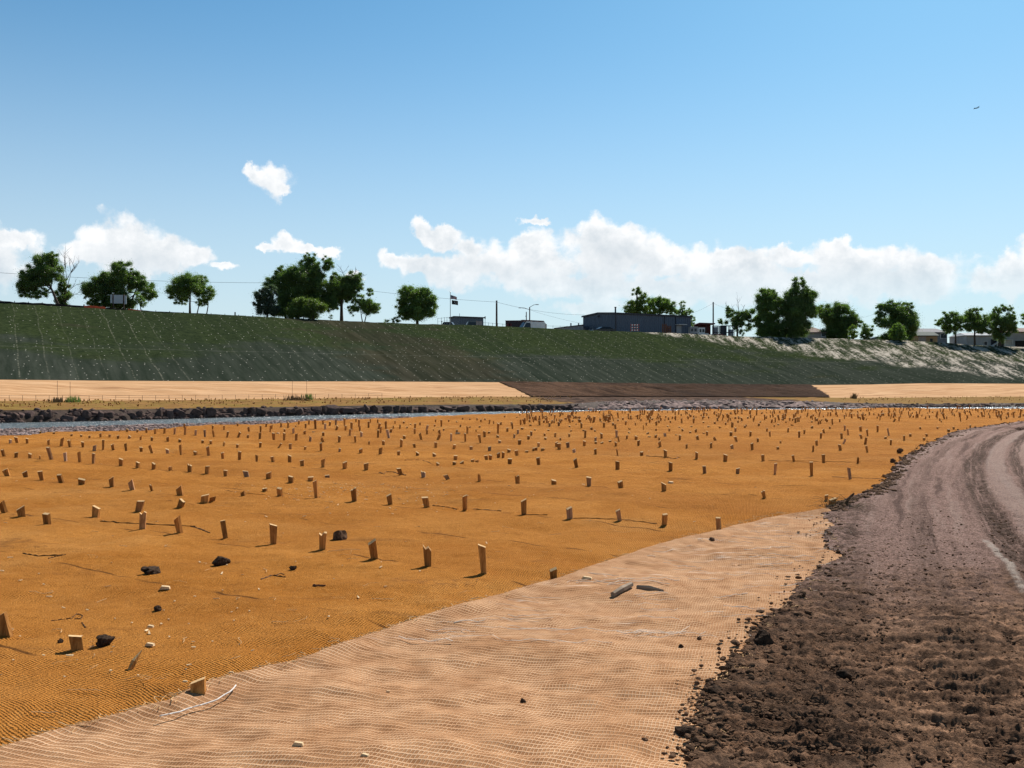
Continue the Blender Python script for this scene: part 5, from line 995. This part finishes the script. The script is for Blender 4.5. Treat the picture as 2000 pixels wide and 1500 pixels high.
def rack(name, lab, px0, px1, pt, dd, fill, nx=3):
    c, Y = crest((px0 + px1) / 2, dd); k = Y / F; w = (px1 - px0) / 2 * k; h = CZ + (PY - pt) / F * Y - c.z; th = thing(name, lab, 'rack', c); b = MB()
    for i in range(nx + 1):
        for y in (0, 1.1): b.box(-w + 2 * w * i / nx - .05, -w + 2 * w * i / nx + .05, y, y + .1, -.3, h)
    for z in (h * .45, h - .1): b.box(-w, w, -.01, .09, z, z + .1); b.box(-w, w, 1.11, 1.19, z, z + .1)
    b.build('frame', TRIM, th)
    for (a, d, z0, z1, m) in fill: MB().box(-w + 2 * w * a, -w + 2 * w * d, .15, 1.0, h * z0, h * z1).build('load', m, th)
rack('equipment_rack', 'dark steel equipment rack right of the utility pole by the shelter', 1408, 1434, 635.5, 10, [(.02, .45, .0, .95, TRIM), (.62, .8, .1, .7, GREYWALL), (.86, .96, .1, .7, ROOFM)])
rack('pipe_rack', 'small grey rack of stacked drums beside the equipment rack', 1394, 1404, 636, 12, [(.1, .9, .05, .45, STEEL), (.1, .9, .5, .9, GREYWALL)], 1)
c, Y = crest(1402, 7); tag(MB().box(-1.1, 1.1, 0, 1.0, -.3, .42).box(-1.0, 1.0, .1, .9, .42, .6).build('steel_skip', MAROON, loc=c), 'low dark red skip in front of the grey racks', 'skip')
c, Y = crest(1385, 6); tag(MB().box(-.8, .8, 0, .7, -.3, .40).box(-.7, -.1, .1, .6, .40, .62).build('pale_crate', WHITEWALL, loc=c), 'pale crates stacked before the dark red shelter', 'crate')
# striped barricade, red pallets, parked things by the warehouse
c, Y = crest(1239.5, 7); k = Y / F; th = thing('road_barricade', 'red and white striped road barricade against the warehouse wall', 'barricade', c)
for z in (633.5, 638.5, 643.5):
    h = CZ + (PY - z) / F * Y - c.z; b = MB(); n = 7; w = 17 * k / n
    for i in range(n): x = -8.5 * k + i * w; b.add([(x, -.02, h - .2), (x + w, -.02, h - .2), (x + w + .06, -.02, h), (x + .06, -.02, h), (x, .03, h - .2), (x + w, .03, h - .2), (x + w + .06, .03, h), (x + .06, .03, h)], [(0, 1, 2, 3), (4, 7, 6, 5), (0, 4, 5, 1), (3, 2, 6, 7), (0, 3, 7, 4), (1, 5, 6, 2)], i % 2)
    b.build('striped_board', [REDP, WHITE], th)
for x in (-.6, .6): MB().box(x - .04, x + .04, .035, .1, -.4, CZ + (PY - 632.5) / F * Y - c.z).build('upright', STEEL, th)
for (x, pt, lab) in [(1298, 632, 'taller rusty red pallet stack leaning on the warehouse'), (1307, 636, 'shorter rusty red pallet stack beside the warehouse door')]:
    c, Y = crest(x, 7); k = Y / F; h = CZ + (PY - pt) / F * Y - c.z; b = MB()
    for i in range(7): b.box(-.36, .36, 0, .5, -.3 + (h + .3) * i / 7, -.3 + (h + .3) * i / 7 + .09)
    for q in (-.36, -.05, .26): b.box(q, q + .1, .01, .49, -.3, h - .02)
    tag(b.build('pallet_stack', GOLD, loc=c), lab, 'pallets', 'rusty pallets by the warehouse')
c, Y = crest(1268, 6); tag(MB().box(-1.9, 1.9, 0, .8, -.3, .18).tube([(-1.8, .3, .26), (1.9, .3, .2)], .08).tube([(-1.7, .5, .26), (1.7, .55, .2)], .08).build('pipe_pile', STEEL, loc=c), 'low pile of grey pipes along the warehouse wall', 'pipes')
def car(name, lab, px, pt, dd, L, mat, rz, van=False, group=None):
    c, Y = crest(px, dd); top = CZ + (PY - pt) / F * Y - c.z; th = thing(name, lab, 'van' if van else 'car', c, rz); H = top
    if van: prof = [(-2.7, .35), (2.55, .35), (2.75, .6), (2.72, 1.0), (1.75, 1.16), (1.05, H - .05), (.6, H), (-2.45, H - .02), (-2.68, H - .25)]
    else: prof = [(-2.1, .3), (2.1, .3), (2.2, .55), (2.0, .78), (1.0, .9), (.35, H), (-1.0, H), (-1.7, .95), (-2.15, .85)]
    b = MB(); n = len(prof); wd = .95 if van else .85; ins = lambda z: .16 * max(0, (z - 1.0) / max(.3, H - 1.0))
    V = [(x, -wd + ins(z), z) for x, z in prof] + [(x, wd - ins(z), z) for x, z in prof]; b.add(V, [tuple(range(n)), tuple(range(2 * n - 1, n - 1, -1))] + [(i, n + i, n + (i + 1) % n, (i + 1) % n) for i in range(n)])
    b.build('body', mat, th)
    for s in (-1, 1):
        f = lambda z: s * (wd - ins(z) + .006); zA = 1.18 if van else .95; zB = H - .22 if van else H - .1
        q = [(.25, zA), (1.55, zA), (1.05, zB), (.25, zB)] if van else [(-1.35, zA), (.75, zA), (.3, zB), (-.95, zB)]
        MB().add([(x, f(z), z) for x, z in q] + [(x, f(z) + s * .012, z) for x, z in q], [(0, 1, 2, 3), (4, 7, 6, 5), (0, 4, 5, 1), (1, 5, 6, 2), (2, 6, 7, 3), (3, 7, 4, 0)]).build('side_window', GLASS, th)
        for x in ((-1.75, 1.75) if van else (-1.35, 1.35)):
            w_ = MB(); w_.prism([(x + .36 * math.cos(t * math.pi / 8), .36 + .36 * math.sin(t * math.pi / 8)) for t in range(16)], s * (wd - .2), s * (wd + .01)); w_.build('wheel', BLACK, th)
        MB().box((2.66 if van else 2.12), (2.78 if van else 2.22), s * .72 - .14, s * .72 + .14, .68, .88).build('headlight', GLASS, th)
    x0, z0, x1, z1 = (1.72, 1.2, 1.09, H - .1) if van else (.97, .93, .38, H - .05)
    nx, nz = .025, .02; w0, w1 = wd - .14, wd - .26
    MB().add([(x0 + nx, -w0, z0 + nz), (x0 + nx, w0, z0 + nz), (x1 + nx, w1, z1 + nz), (x1 + nx, -w1, z1 + nz), (x0, -w0, z0), (x0, w0, z0), (x1, w1, z1), (x1, -w1, z1)], [(0, 1, 2, 3), (4, 7, 6, 5), (0, 4, 5, 1), (1, 5, 6, 2), (2, 6, 7, 3), (3, 7, 4, 0)]).build('windscreen', GLASS, th)
    if van:
        b = MB()
        for x in (-2.1, -.9, .3): b.box(x - .03, x + .03, -.8, .8, H, H + .1)
        b.build('roof_rack', STEEL, th)
    return th, c, H
th, c, H = car('work_van', 'white work van with a roof rack, nose pointing left', 1035, 628.6, 20, 5.4, WHITE, R(180 + 22), True)
o = MB().box(-2.6, 1.7, -.55, .45, H + .105, H + .16).box(-2.5, 1.6, -.5, .4, H + .165, H + .28).build('roof_load', MAROON, loc=c); o.rotation_euler = (0, R(-1.2), R(202)); tag(o, 'dark red boards tied flat on the white van', 'boards')
car('parked_car', 'grey car half hidden behind the crest beside the small building', 918, 628.2, 26, 4.4, paint('grey_car_paint', (.16, .18, .17), .3), R(190))
car('parked_car', 'dark car parked against the gable end of the warehouse', 1177, 638.6, 11, 4.4, paint('black_car_paint', (.025, .028, .033), .25), R(200))
car('parked_car', 'silver car parked between the small bushes and the bushy tree', 1713, 657.5, 12, 4.4, paint('silver_car_paint', (.42, .43, .44), .3), R(185))
car('parked_car', 'dark car left of the small building below the flagpole', 872, 629.2, 24, 4.4, paint('dark_car_paint', (.03, .03, .035), .3), R(170))
c, Y = crest(1011, 44); k = Y / F; th = thing('cargo_trailer', 'dark maroon cargo trailer behind the white van', 'trailer', c, R(-8)); h = CZ + (PY - 627) / F * Y - c.z
MB().box(-24 * k, 24 * k, 0, 2.4, .5, h).build('body', paint('dark_maroon', (.035, .022, .030), .5), th); MB().box(-24.4 * k, 24.4 * k, -.03, 2.43, h, h + .14).build('roof_edge', MAROON, th)
for x in (-17, -20.5): MB().box(x * k - .1, x * k + .55, -.03, -.003, h - 1.0, h - .45).build('panel', MAROON, th)
for x in (-1.5, 1.5): MB().prism([(x + .5 * math.cos(q * .785), .4 + .5 * math.sin(q * .785)) for q in range(8)], -.05, .3).build('wheel', BLACK, th)
c, Y = crest(936, 12); k = Y / F; b = MB()
for i, x in enumerate((-.45, -.25, -.05, .15, .35)): b.box(x - .05, x + .06, .0 + i * .004, .06 + i * .004, -.4, CZ + (PY - 626.5 - i * .3) / F * Y - c.z)
b.box(-.52, .45, -.05, -.004, .3, .42); tag(b.build('board_stack', PINKWALL, loc=c), 'pale upright boards leaning at the corner of the small building', 'boards')

# ------------------------------------------------------------------ poles, wires, flags, signs, fences
def pole(name, lab, px, pt, dd, r, mat=POLE, top=None):
    c, Y = crest(px, dd); h = CZ + (PY - pt) / F * Y - c.z; th = thing(name, lab, 'pole', c); MB().tube([(0, 0, -.6), (0, 0, h)], [r, r * .8], 8).build('shaft', mat, th); return th, c, Y, h
th, c1, Y1, h1 = pole('utility_pole', 'bare dark utility pole between the flagpole and the van', 970, 587, 10, .17)
MB().box(-.1, .1, -.26, -.15, h1 - .5, h1 - .2).build('insulator', STEEL, th)
th, c2, Y2, h2 = pole('utility_pole', 'slim dark utility pole behind the red shelter roof', 1393, 590, 18, .15)
MB().box(-.1, .1, -.26, -.13, h2 - .4, h2 - .15).build('insulator', STEEL, th)
th, c3, Y3, h3 = pole('utility_pole', 'utility pole mostly hidden inside the tall left-hand clump', 606, 551, 20, .15)
MB().box(-.1, .1, -.26, -.13, h3 - .4, h3 - .15).build('insulator', STEEL, th)
th, c4, Y4, h4 = pole('short_post', 'short crooked post behind the white van roof', 1028, 609, 24, .10)
MB().box(-.16, .05, -.12, .12, h4 - .9, h4 - .7).build('bracket', STEEL, th)
th, c5, Y5, h5 = pole('street_lamp', 'street lamp with two arms rising behind the white van', 1034.5, 600, 26, .12, POLE)
k = Y5 / F
for (dx, dy, sy) in ((13, -5.2, 0), (-17, 1.2, 5.0)):
    a = Vector((0, 0, h5 - sy * k)); e_ = Vector((dx * k, 0, h5 - dy * k)); m_ = a.lerp(e_, .65) + Vector((0, 0, .12)); arm = MB().tube([a, a.lerp(m_, .5), m_, e_], .045, 6).build('arm', STEEL, th)
    s = 1 if dx > 0 else -1; MB().box(e_.x - .05, e_.x + .42, -.14, .14, e_.z - .07, e_.z + .06).build('lamp_head', WHITEWALL, th) if s > 0 else MB().box(e_.x - .42, e_.x + .05, -.14, .14, e_.z - .07, e_.z + .06).build('lamp_head', WHITEWALL, th)
def wire(lab, A, B, sag, r=.022):
    A = Vector(A); B = Vector(B); P = []
    for i in range(25): t = i / 24; q = A.lerp(B, t); q.z -= sag * 4 * t * (1 - t); P.append(q - A)
    tag(MB().tube(P, r, 4).build('overhead_wire', BLACK, loc=A), lab, 'wire', 'overhead wires')
def at(px, py, Y): return Vector(((px - PX) / F * Y, Y, CZ + (PY - py) / F * Y))
wire('overhead wire crossing the sky from the left edge to the tall clump', at(-330, 505, 120), at(606, 552, Y3), .9)
wire('overhead wire between the tall clump and the bare utility pole', at(606, 552, Y3), at(970, 590, Y1), .35)
wire('overhead wire from the bare utility pole down to the warehouse', at(970, 590, Y1), at(1141, 615, 186), .5)
wire('faint lower wire from the street lamp towards the warehouse gable', at(1034, 605, Y5), at(1139, 632, 187), .2, .014)
wire('thin wire from the slim pole leftwards to the trees behind the warehouse', at(1393, 592, Y2), at(1330, 618, 205), .3, .014)
wire('thin wire from the slim pole right into the half-dead tree', at(1393, 592, Y2), at(1440, 606, 190), .25, .014)
wire('wire strung between the wide dark tree and the dense bushy tree', at(1660, 625, 205), at(1722, 607, 208), .3, .014)
# flagpole
th, c, Y, h = pole('flagpole', 'tall slim flagpole carrying two flags beside the small building', 879.5, 571, 12, .055, STEEL); k = Y / F
V, Fc = ico(1); MB().add([tuple(v * .1 + Vector((0, 0, h + .08))) for v in V], Fc).build('finial', STEEL, th)
def flag(py0, w, hh, droop, nx, ny, colour, mats, name, lab, ox):
    zt = CZ + (PY - py0) / F * Y - c.z
    Vv = [(ox + w * i / nx * (1 - .05 * (i / nx)), .16 * math.sin(i / nx * 7 + .8 * j / ny) * (i / nx) ** .5, zt - hh * j / ny * (1 - .25 * i / nx * (droop > .3)) - droop * (i / nx) ** 1.1) for j in range(ny + 1) for i in range(nx + 1)]
    Fq = [(j * (nx + 1) + i, (j + 1) * (nx + 1) + i, (j + 1) * (nx + 1) + i + 1, j * (nx + 1) + i + 1) for j in range(ny) for i in range(nx)]
    o = mesh(name, [Vector(v) for v in Vv], Fq, mats, None, True, [colour(i, j) for j in range(ny) for i in range(nx)], loc=c)
    return tag(o, lab, 'flag'), Vv
us, VV = flag(576, 1.05, .62, .34, 20, 13, lambda i, j: 0 if (i < 8 and j < 7) else (1 if j % 2 == 0 else 2), [BLUEF, REDF, WHITEF], 'striped_flag', 'red and white striped flag with blue starred canton, upper on the pole', .06)
b = MB()
for row in range(9):
    for cl in range(6 if row % 2 == 0 else 5):
        fx = (.5 + cl * 1.3 + (0 if row % 2 == 0 else .65)); fy = .4 + row * .72; i = min(19, int(fx)); j = min(12, int(fy)); q = Vector(VV[j * 21 + i]).lerp(Vector(VV[j * 21 + i + 1]), fx - i); q.z -= (fy - j) * .047
        P = [(q.x + (.018 if t % 2 == 0 else .008) * math.sin(t * math.pi / 5), q.y - .012, q.z + (.018 if t % 2 == 0 else .008) * math.cos(t * math.pi / 5)) for t in range(10)]; b.add(P, [tuple(range(9, -1, -1))])
b.build('stars', WHITEF, us)
pw, VV = flag(586, 1.05, .68, .16, 20, 10, lambda i, j: 0, [BLACKF], 'black_flag', 'black flag with a white round emblem, lower on the pole', .24)
def onf(u, v, d=-.02): i = min(19, int(u * 20)); j = min(9, int(v * 10)); q = Vector(VV[j * 21 + i]).lerp(Vector(VV[j * 21 + i + 1]), u * 20 - i); return Vector((q.x, q.y + d, q.z - (v * 10 - j) * .068))
b = MB(); n = 20; b.add([tuple(onf(.55 + .17 * math.sin(t * 2 * math.pi / n), .5 + .27 * math.cos(t * 2 * math.pi / n))) for t in range(n)], [tuple(range(n - 1, -1, -1))]); b.build('emblem', WHITEF, pw)
sil = [(.46, .72), (.62, .72), (.60, .62), (.66, .60), (.655, .52), (.675, .50), (.65, .45), (.64, .36), (.58, .29), (.50, .30), (.465, .38), (.48, .50), (.50, .60)]
b = MB(); b.add([tuple(onf(u, v, -.03)) for u, v in sil], [tuple(range(len(sil) - 1, -1, -1))]); b.build('silhouette', BLACKF, pw)
for (txt, v, sz) in (('POW \u2605 MIA', .16, .13), ('YOU ARE NOT FORGOTTEN', .93, .062)):
    cu = bpy.data.curves.new('lettering', 'FONT'); cu.body = txt; cu.size = sz; cu.align_x = 'CENTER'; cu.materials.append(WHITEF); tmp = bpy.data.objects.new('lettering', cu); o = bpy.data.objects.new('lettering', bpy.data.meshes.new_from_object(tmp)); bpy.data.objects.remove(tmp); q = onf(.55, v, -.10); o.location = q; o.rotation_euler = (R(90), R(8), 0); link(o, pw)
# signboard
c, Y = crest(231, 5); k = Y / F; th = thing('signboard', 'blank pale signboard with two narrow side panels on dark posts', 'sign', c); Z = lambda py: CZ + (PY - py) / F * Y - c.z
MB().box(-9 * k, 9 * k, 0, .06, Z(592.6), Z(576)).build('panel', SIGN, th); MB().box(-15.5 * k, -11.8 * k, 0, .06, Z(592), Z(575.2)).build('side_panel', SIGN, th); MB().box(12 * k, 16 * k, 0, .06, Z(594), Z(577.2)).build('side_panel', SIGN, th)
for x in (-10.4, 10.4): MB().box(x * k - .06, x * k + .06, .07, .2, -.5, Z(574.5)).build('post', POLE, th)
for py in (579, 590): MB().box(-15 * k, 15.5 * k, .062, .10, Z(py) - .04, Z(py) + .04).build('rail', POLE, th)
for (x, pt, pb, lab) in [(459, 609.5, 616, 'small dark sign on a short post left of the tall clump'), (947.5, 618, 622.5, 'small dark box on a post right of the small building'), (863, 627, 628.6, 'small dark disc on a thin post left of the flagpole')]:
    c, Y = crest(x, 8); k = Y / F; th = thing('post_sign', lab, 'sign', c); Z = lambda py: CZ + (PY - py) / F * Y - c.z; MB().box(-.035, .035, 0, .07, -.5, Z(pb) - .005).build('post', STEEL, th); MB().box(-1.1 * k, 1.1 * k, -.02, .09, Z(pb), Z(pt)).build('board', BLACK, th)
# fences along the edge
def silt(name, lab, px0, px1, h0, h1, mat, dd, step=9):
    X = np.arange(px0, px1 + .1, step); c, Y = crest(px0, dd); th = thing(name, lab, 'fence', c); P = [crest(x, dd)[0] - c for x in X]; b = MB(); n = len(X); r_ = random.Random(int(px0)); V = []
    for i, q in enumerate(P):
        h = (h0 + (h1 - h0) * i / max(1, n - 1)) * Y / F * r_.uniform(.85, 1.1); V += [q + Vector((0, 0, -.3)), q + Vector((0, 0, h)), q + Vector((0, .03, h)), q + Vector((0, .03, -.3))]
    b.add(V, [(4 * i + j, 4 * i + 4 + j, 4 * i + 4 + (j + 1) % 4, 4 * i + (j + 1) % 4) for i in range(n - 1) for j in range(4)] + [(0, 1, 2, 3), (4 * n - 1, 4 * n - 2, 4 * n - 3, 4 * n - 4)]); b.build('fabric', mat, th)
    for i in range(0, n, 3): q = P[i]; MB().box(q.x - .03, q.x + .03, q.y + .035, q.y + .09, -.3 + q.z, q.z + (h0 + (h1 - h0) * i / max(1, n - 1)) * Y / F + .12).build('post', POLE, th)
silt('silt_fence', 'black silt fence along the crest from left edge to the leaning tree', -80, 163, 5.5, 6.5, SILT, 1.2)
silt('barrier_fence', 'orange-red barrier mesh between the half-dead tree and signboard', 164, 206, 6.5, 6.5, ORANGE, 1.2, 6)
silt('silt_fence', 'short black silt fence piece under the blank signboard', 207, 249, 4.5, 4, SILT, 1.2, 6)
silt('barrier_fence', 'orange-red barrier mesh right of the blank signboard', 250, 276, 4.5, 4, ORANGE, 1.2, 6)
silt('silt_fence', 'thin black silt fence tapering below the three-stemmed tree', 277, 500, 3.2, 1.6, SILT, 1.2)
silt('barrier_fence', 'small orange barrier remnant left of the tall clump', 479, 496, 2.5, 3.5, ORANGE, 3, 5)
def rail(lab, pxs, pt, dd, r=.03):
    c, Y = crest(pxs[0], dd); th = thing('wire_mesh_fence', lab, 'fence', c); Z = lambda py, Yq: CZ + (PY - py) / F * Yq; top = []
    for x in pxs: q, Yq = crest(x, dd); t = Vector((q.x, q.y, Z(pt(x), Yq))); top.append(t - c); MB().tube([q - c - Vector((0, 0, .4)), t - c + Vector((0, 0, .08))], r, 5).build('post', STEEL, th)
    MB().tube(top, r * .8, 4).build('rail', STEEL, th); MB().tube([q - Vector((0, 0, .5)) for q in top], r * .4, 4).build('wire', STEEL, th)
rail('thin grey rail fence between small building and utility pole', [944, 954, 962, 972, 982, 988], lambda x: 630 + (x - 944) * .08, 10)
rail('thin grey rail fence left of the flagpole', [855, 862, 868, 873, 878], lambda x: 622 - (x - 855) * .1, 12)
rail('thin grey rail fence between the white van and warehouse', [1066, 1080, 1094, 1108, 1122, 1137], lambda x: 636.5 + (x - 1066) * .02, 16)
c, Y = crest(1066.5, 15); tag(MB().box(-.12, .12, 0, .2, -.4, CZ + (PY - 633.5) / F * Y - c.z).box(-.14, .14, -.02, .22, CZ + (PY - 633.5) / F * Y - c.z, CZ + (PY - 632.8) / F * Y - c.z).build('bollard', PINKWALL, loc=c), 'pale square post just right of the white van', 'post')
# aeroplane
PLANE = paint('dark_aircraft_paint', (.012, .018, .032), .9, .1, 1, .0)
Yp = 1500; p = at(1907, 211, Yp); k = Yp / F; th = thing('aeroplane', 'tiny dark propeller aeroplane high in the sky at upper right', 'aeroplane', p, R(8)); s = k
MB().tube([(-5.4 * s, 0, -.8 * s), (-4.6 * s, 0, -.7 * s), (-1 * s, 0, -.45 * s), (2.5 * s, 0, .1 * s), (5 * s, 0, .6 * s)], [.3 * s, .75 * s, .85 * s, .5 * s, .22 * s], 8).build('fuselage', PLANE, th)
MB().add([(-1.6 * s, 0, -.5 * s), (.2 * s, 0, -.5 * s), (2.4 * s, -7 * s, 1.9 * s), (1.5 * s, -7 * s, 1.9 * s), (-1.6 * s, 0, -.3 * s), (.2 * s, 0, -.3 * s), (2.4 * s, -7 * s, 2.05 * s), (1.5 * s, -7 * s, 2.05 * s)], [(0, 1, 2, 3), (4, 7, 6, 5), (0, 4, 5, 1), (1, 5, 6, 2), (2, 6, 7, 3), (3, 7, 4, 0)]).build('wing', PLANE, th)
MB().add([(-1.6 * s, 0, -.5 * s), (.2 * s, 0, -.5 * s), (-1.6 * s, 7 * s, -.4 * s), (-2.5 * s, 7 * s, -.4 * s), (-1.6 * s, 0, -.3 * s), (.2 * s, 0, -.3 * s), (-1.6 * s, 7 * s, -.25 * s), (-2.5 * s, 7 * s, -.25 * s)], [(3, 2, 1, 0), (5, 6, 7, 4), (1, 5, 4, 0), (2, 6, 5, 1), (3, 7, 6, 2), (0, 4, 7, 3)]).build('wing', PLANE, th)
MB().prism([(3.6 * s, .3 * s), (5.1 * s, .5 * s), (5.7 * s, 2.6 * s), (4.9 * s, 2.6 * s)], -.1 * s, .1 * s).build('tail_fin', PLANE, th)
MB().box(3.9 * s, 5.0 * s, -2.2 * s, 2.2 * s, .55 * s, .7 * s).build('tailplane', PLANE, th)
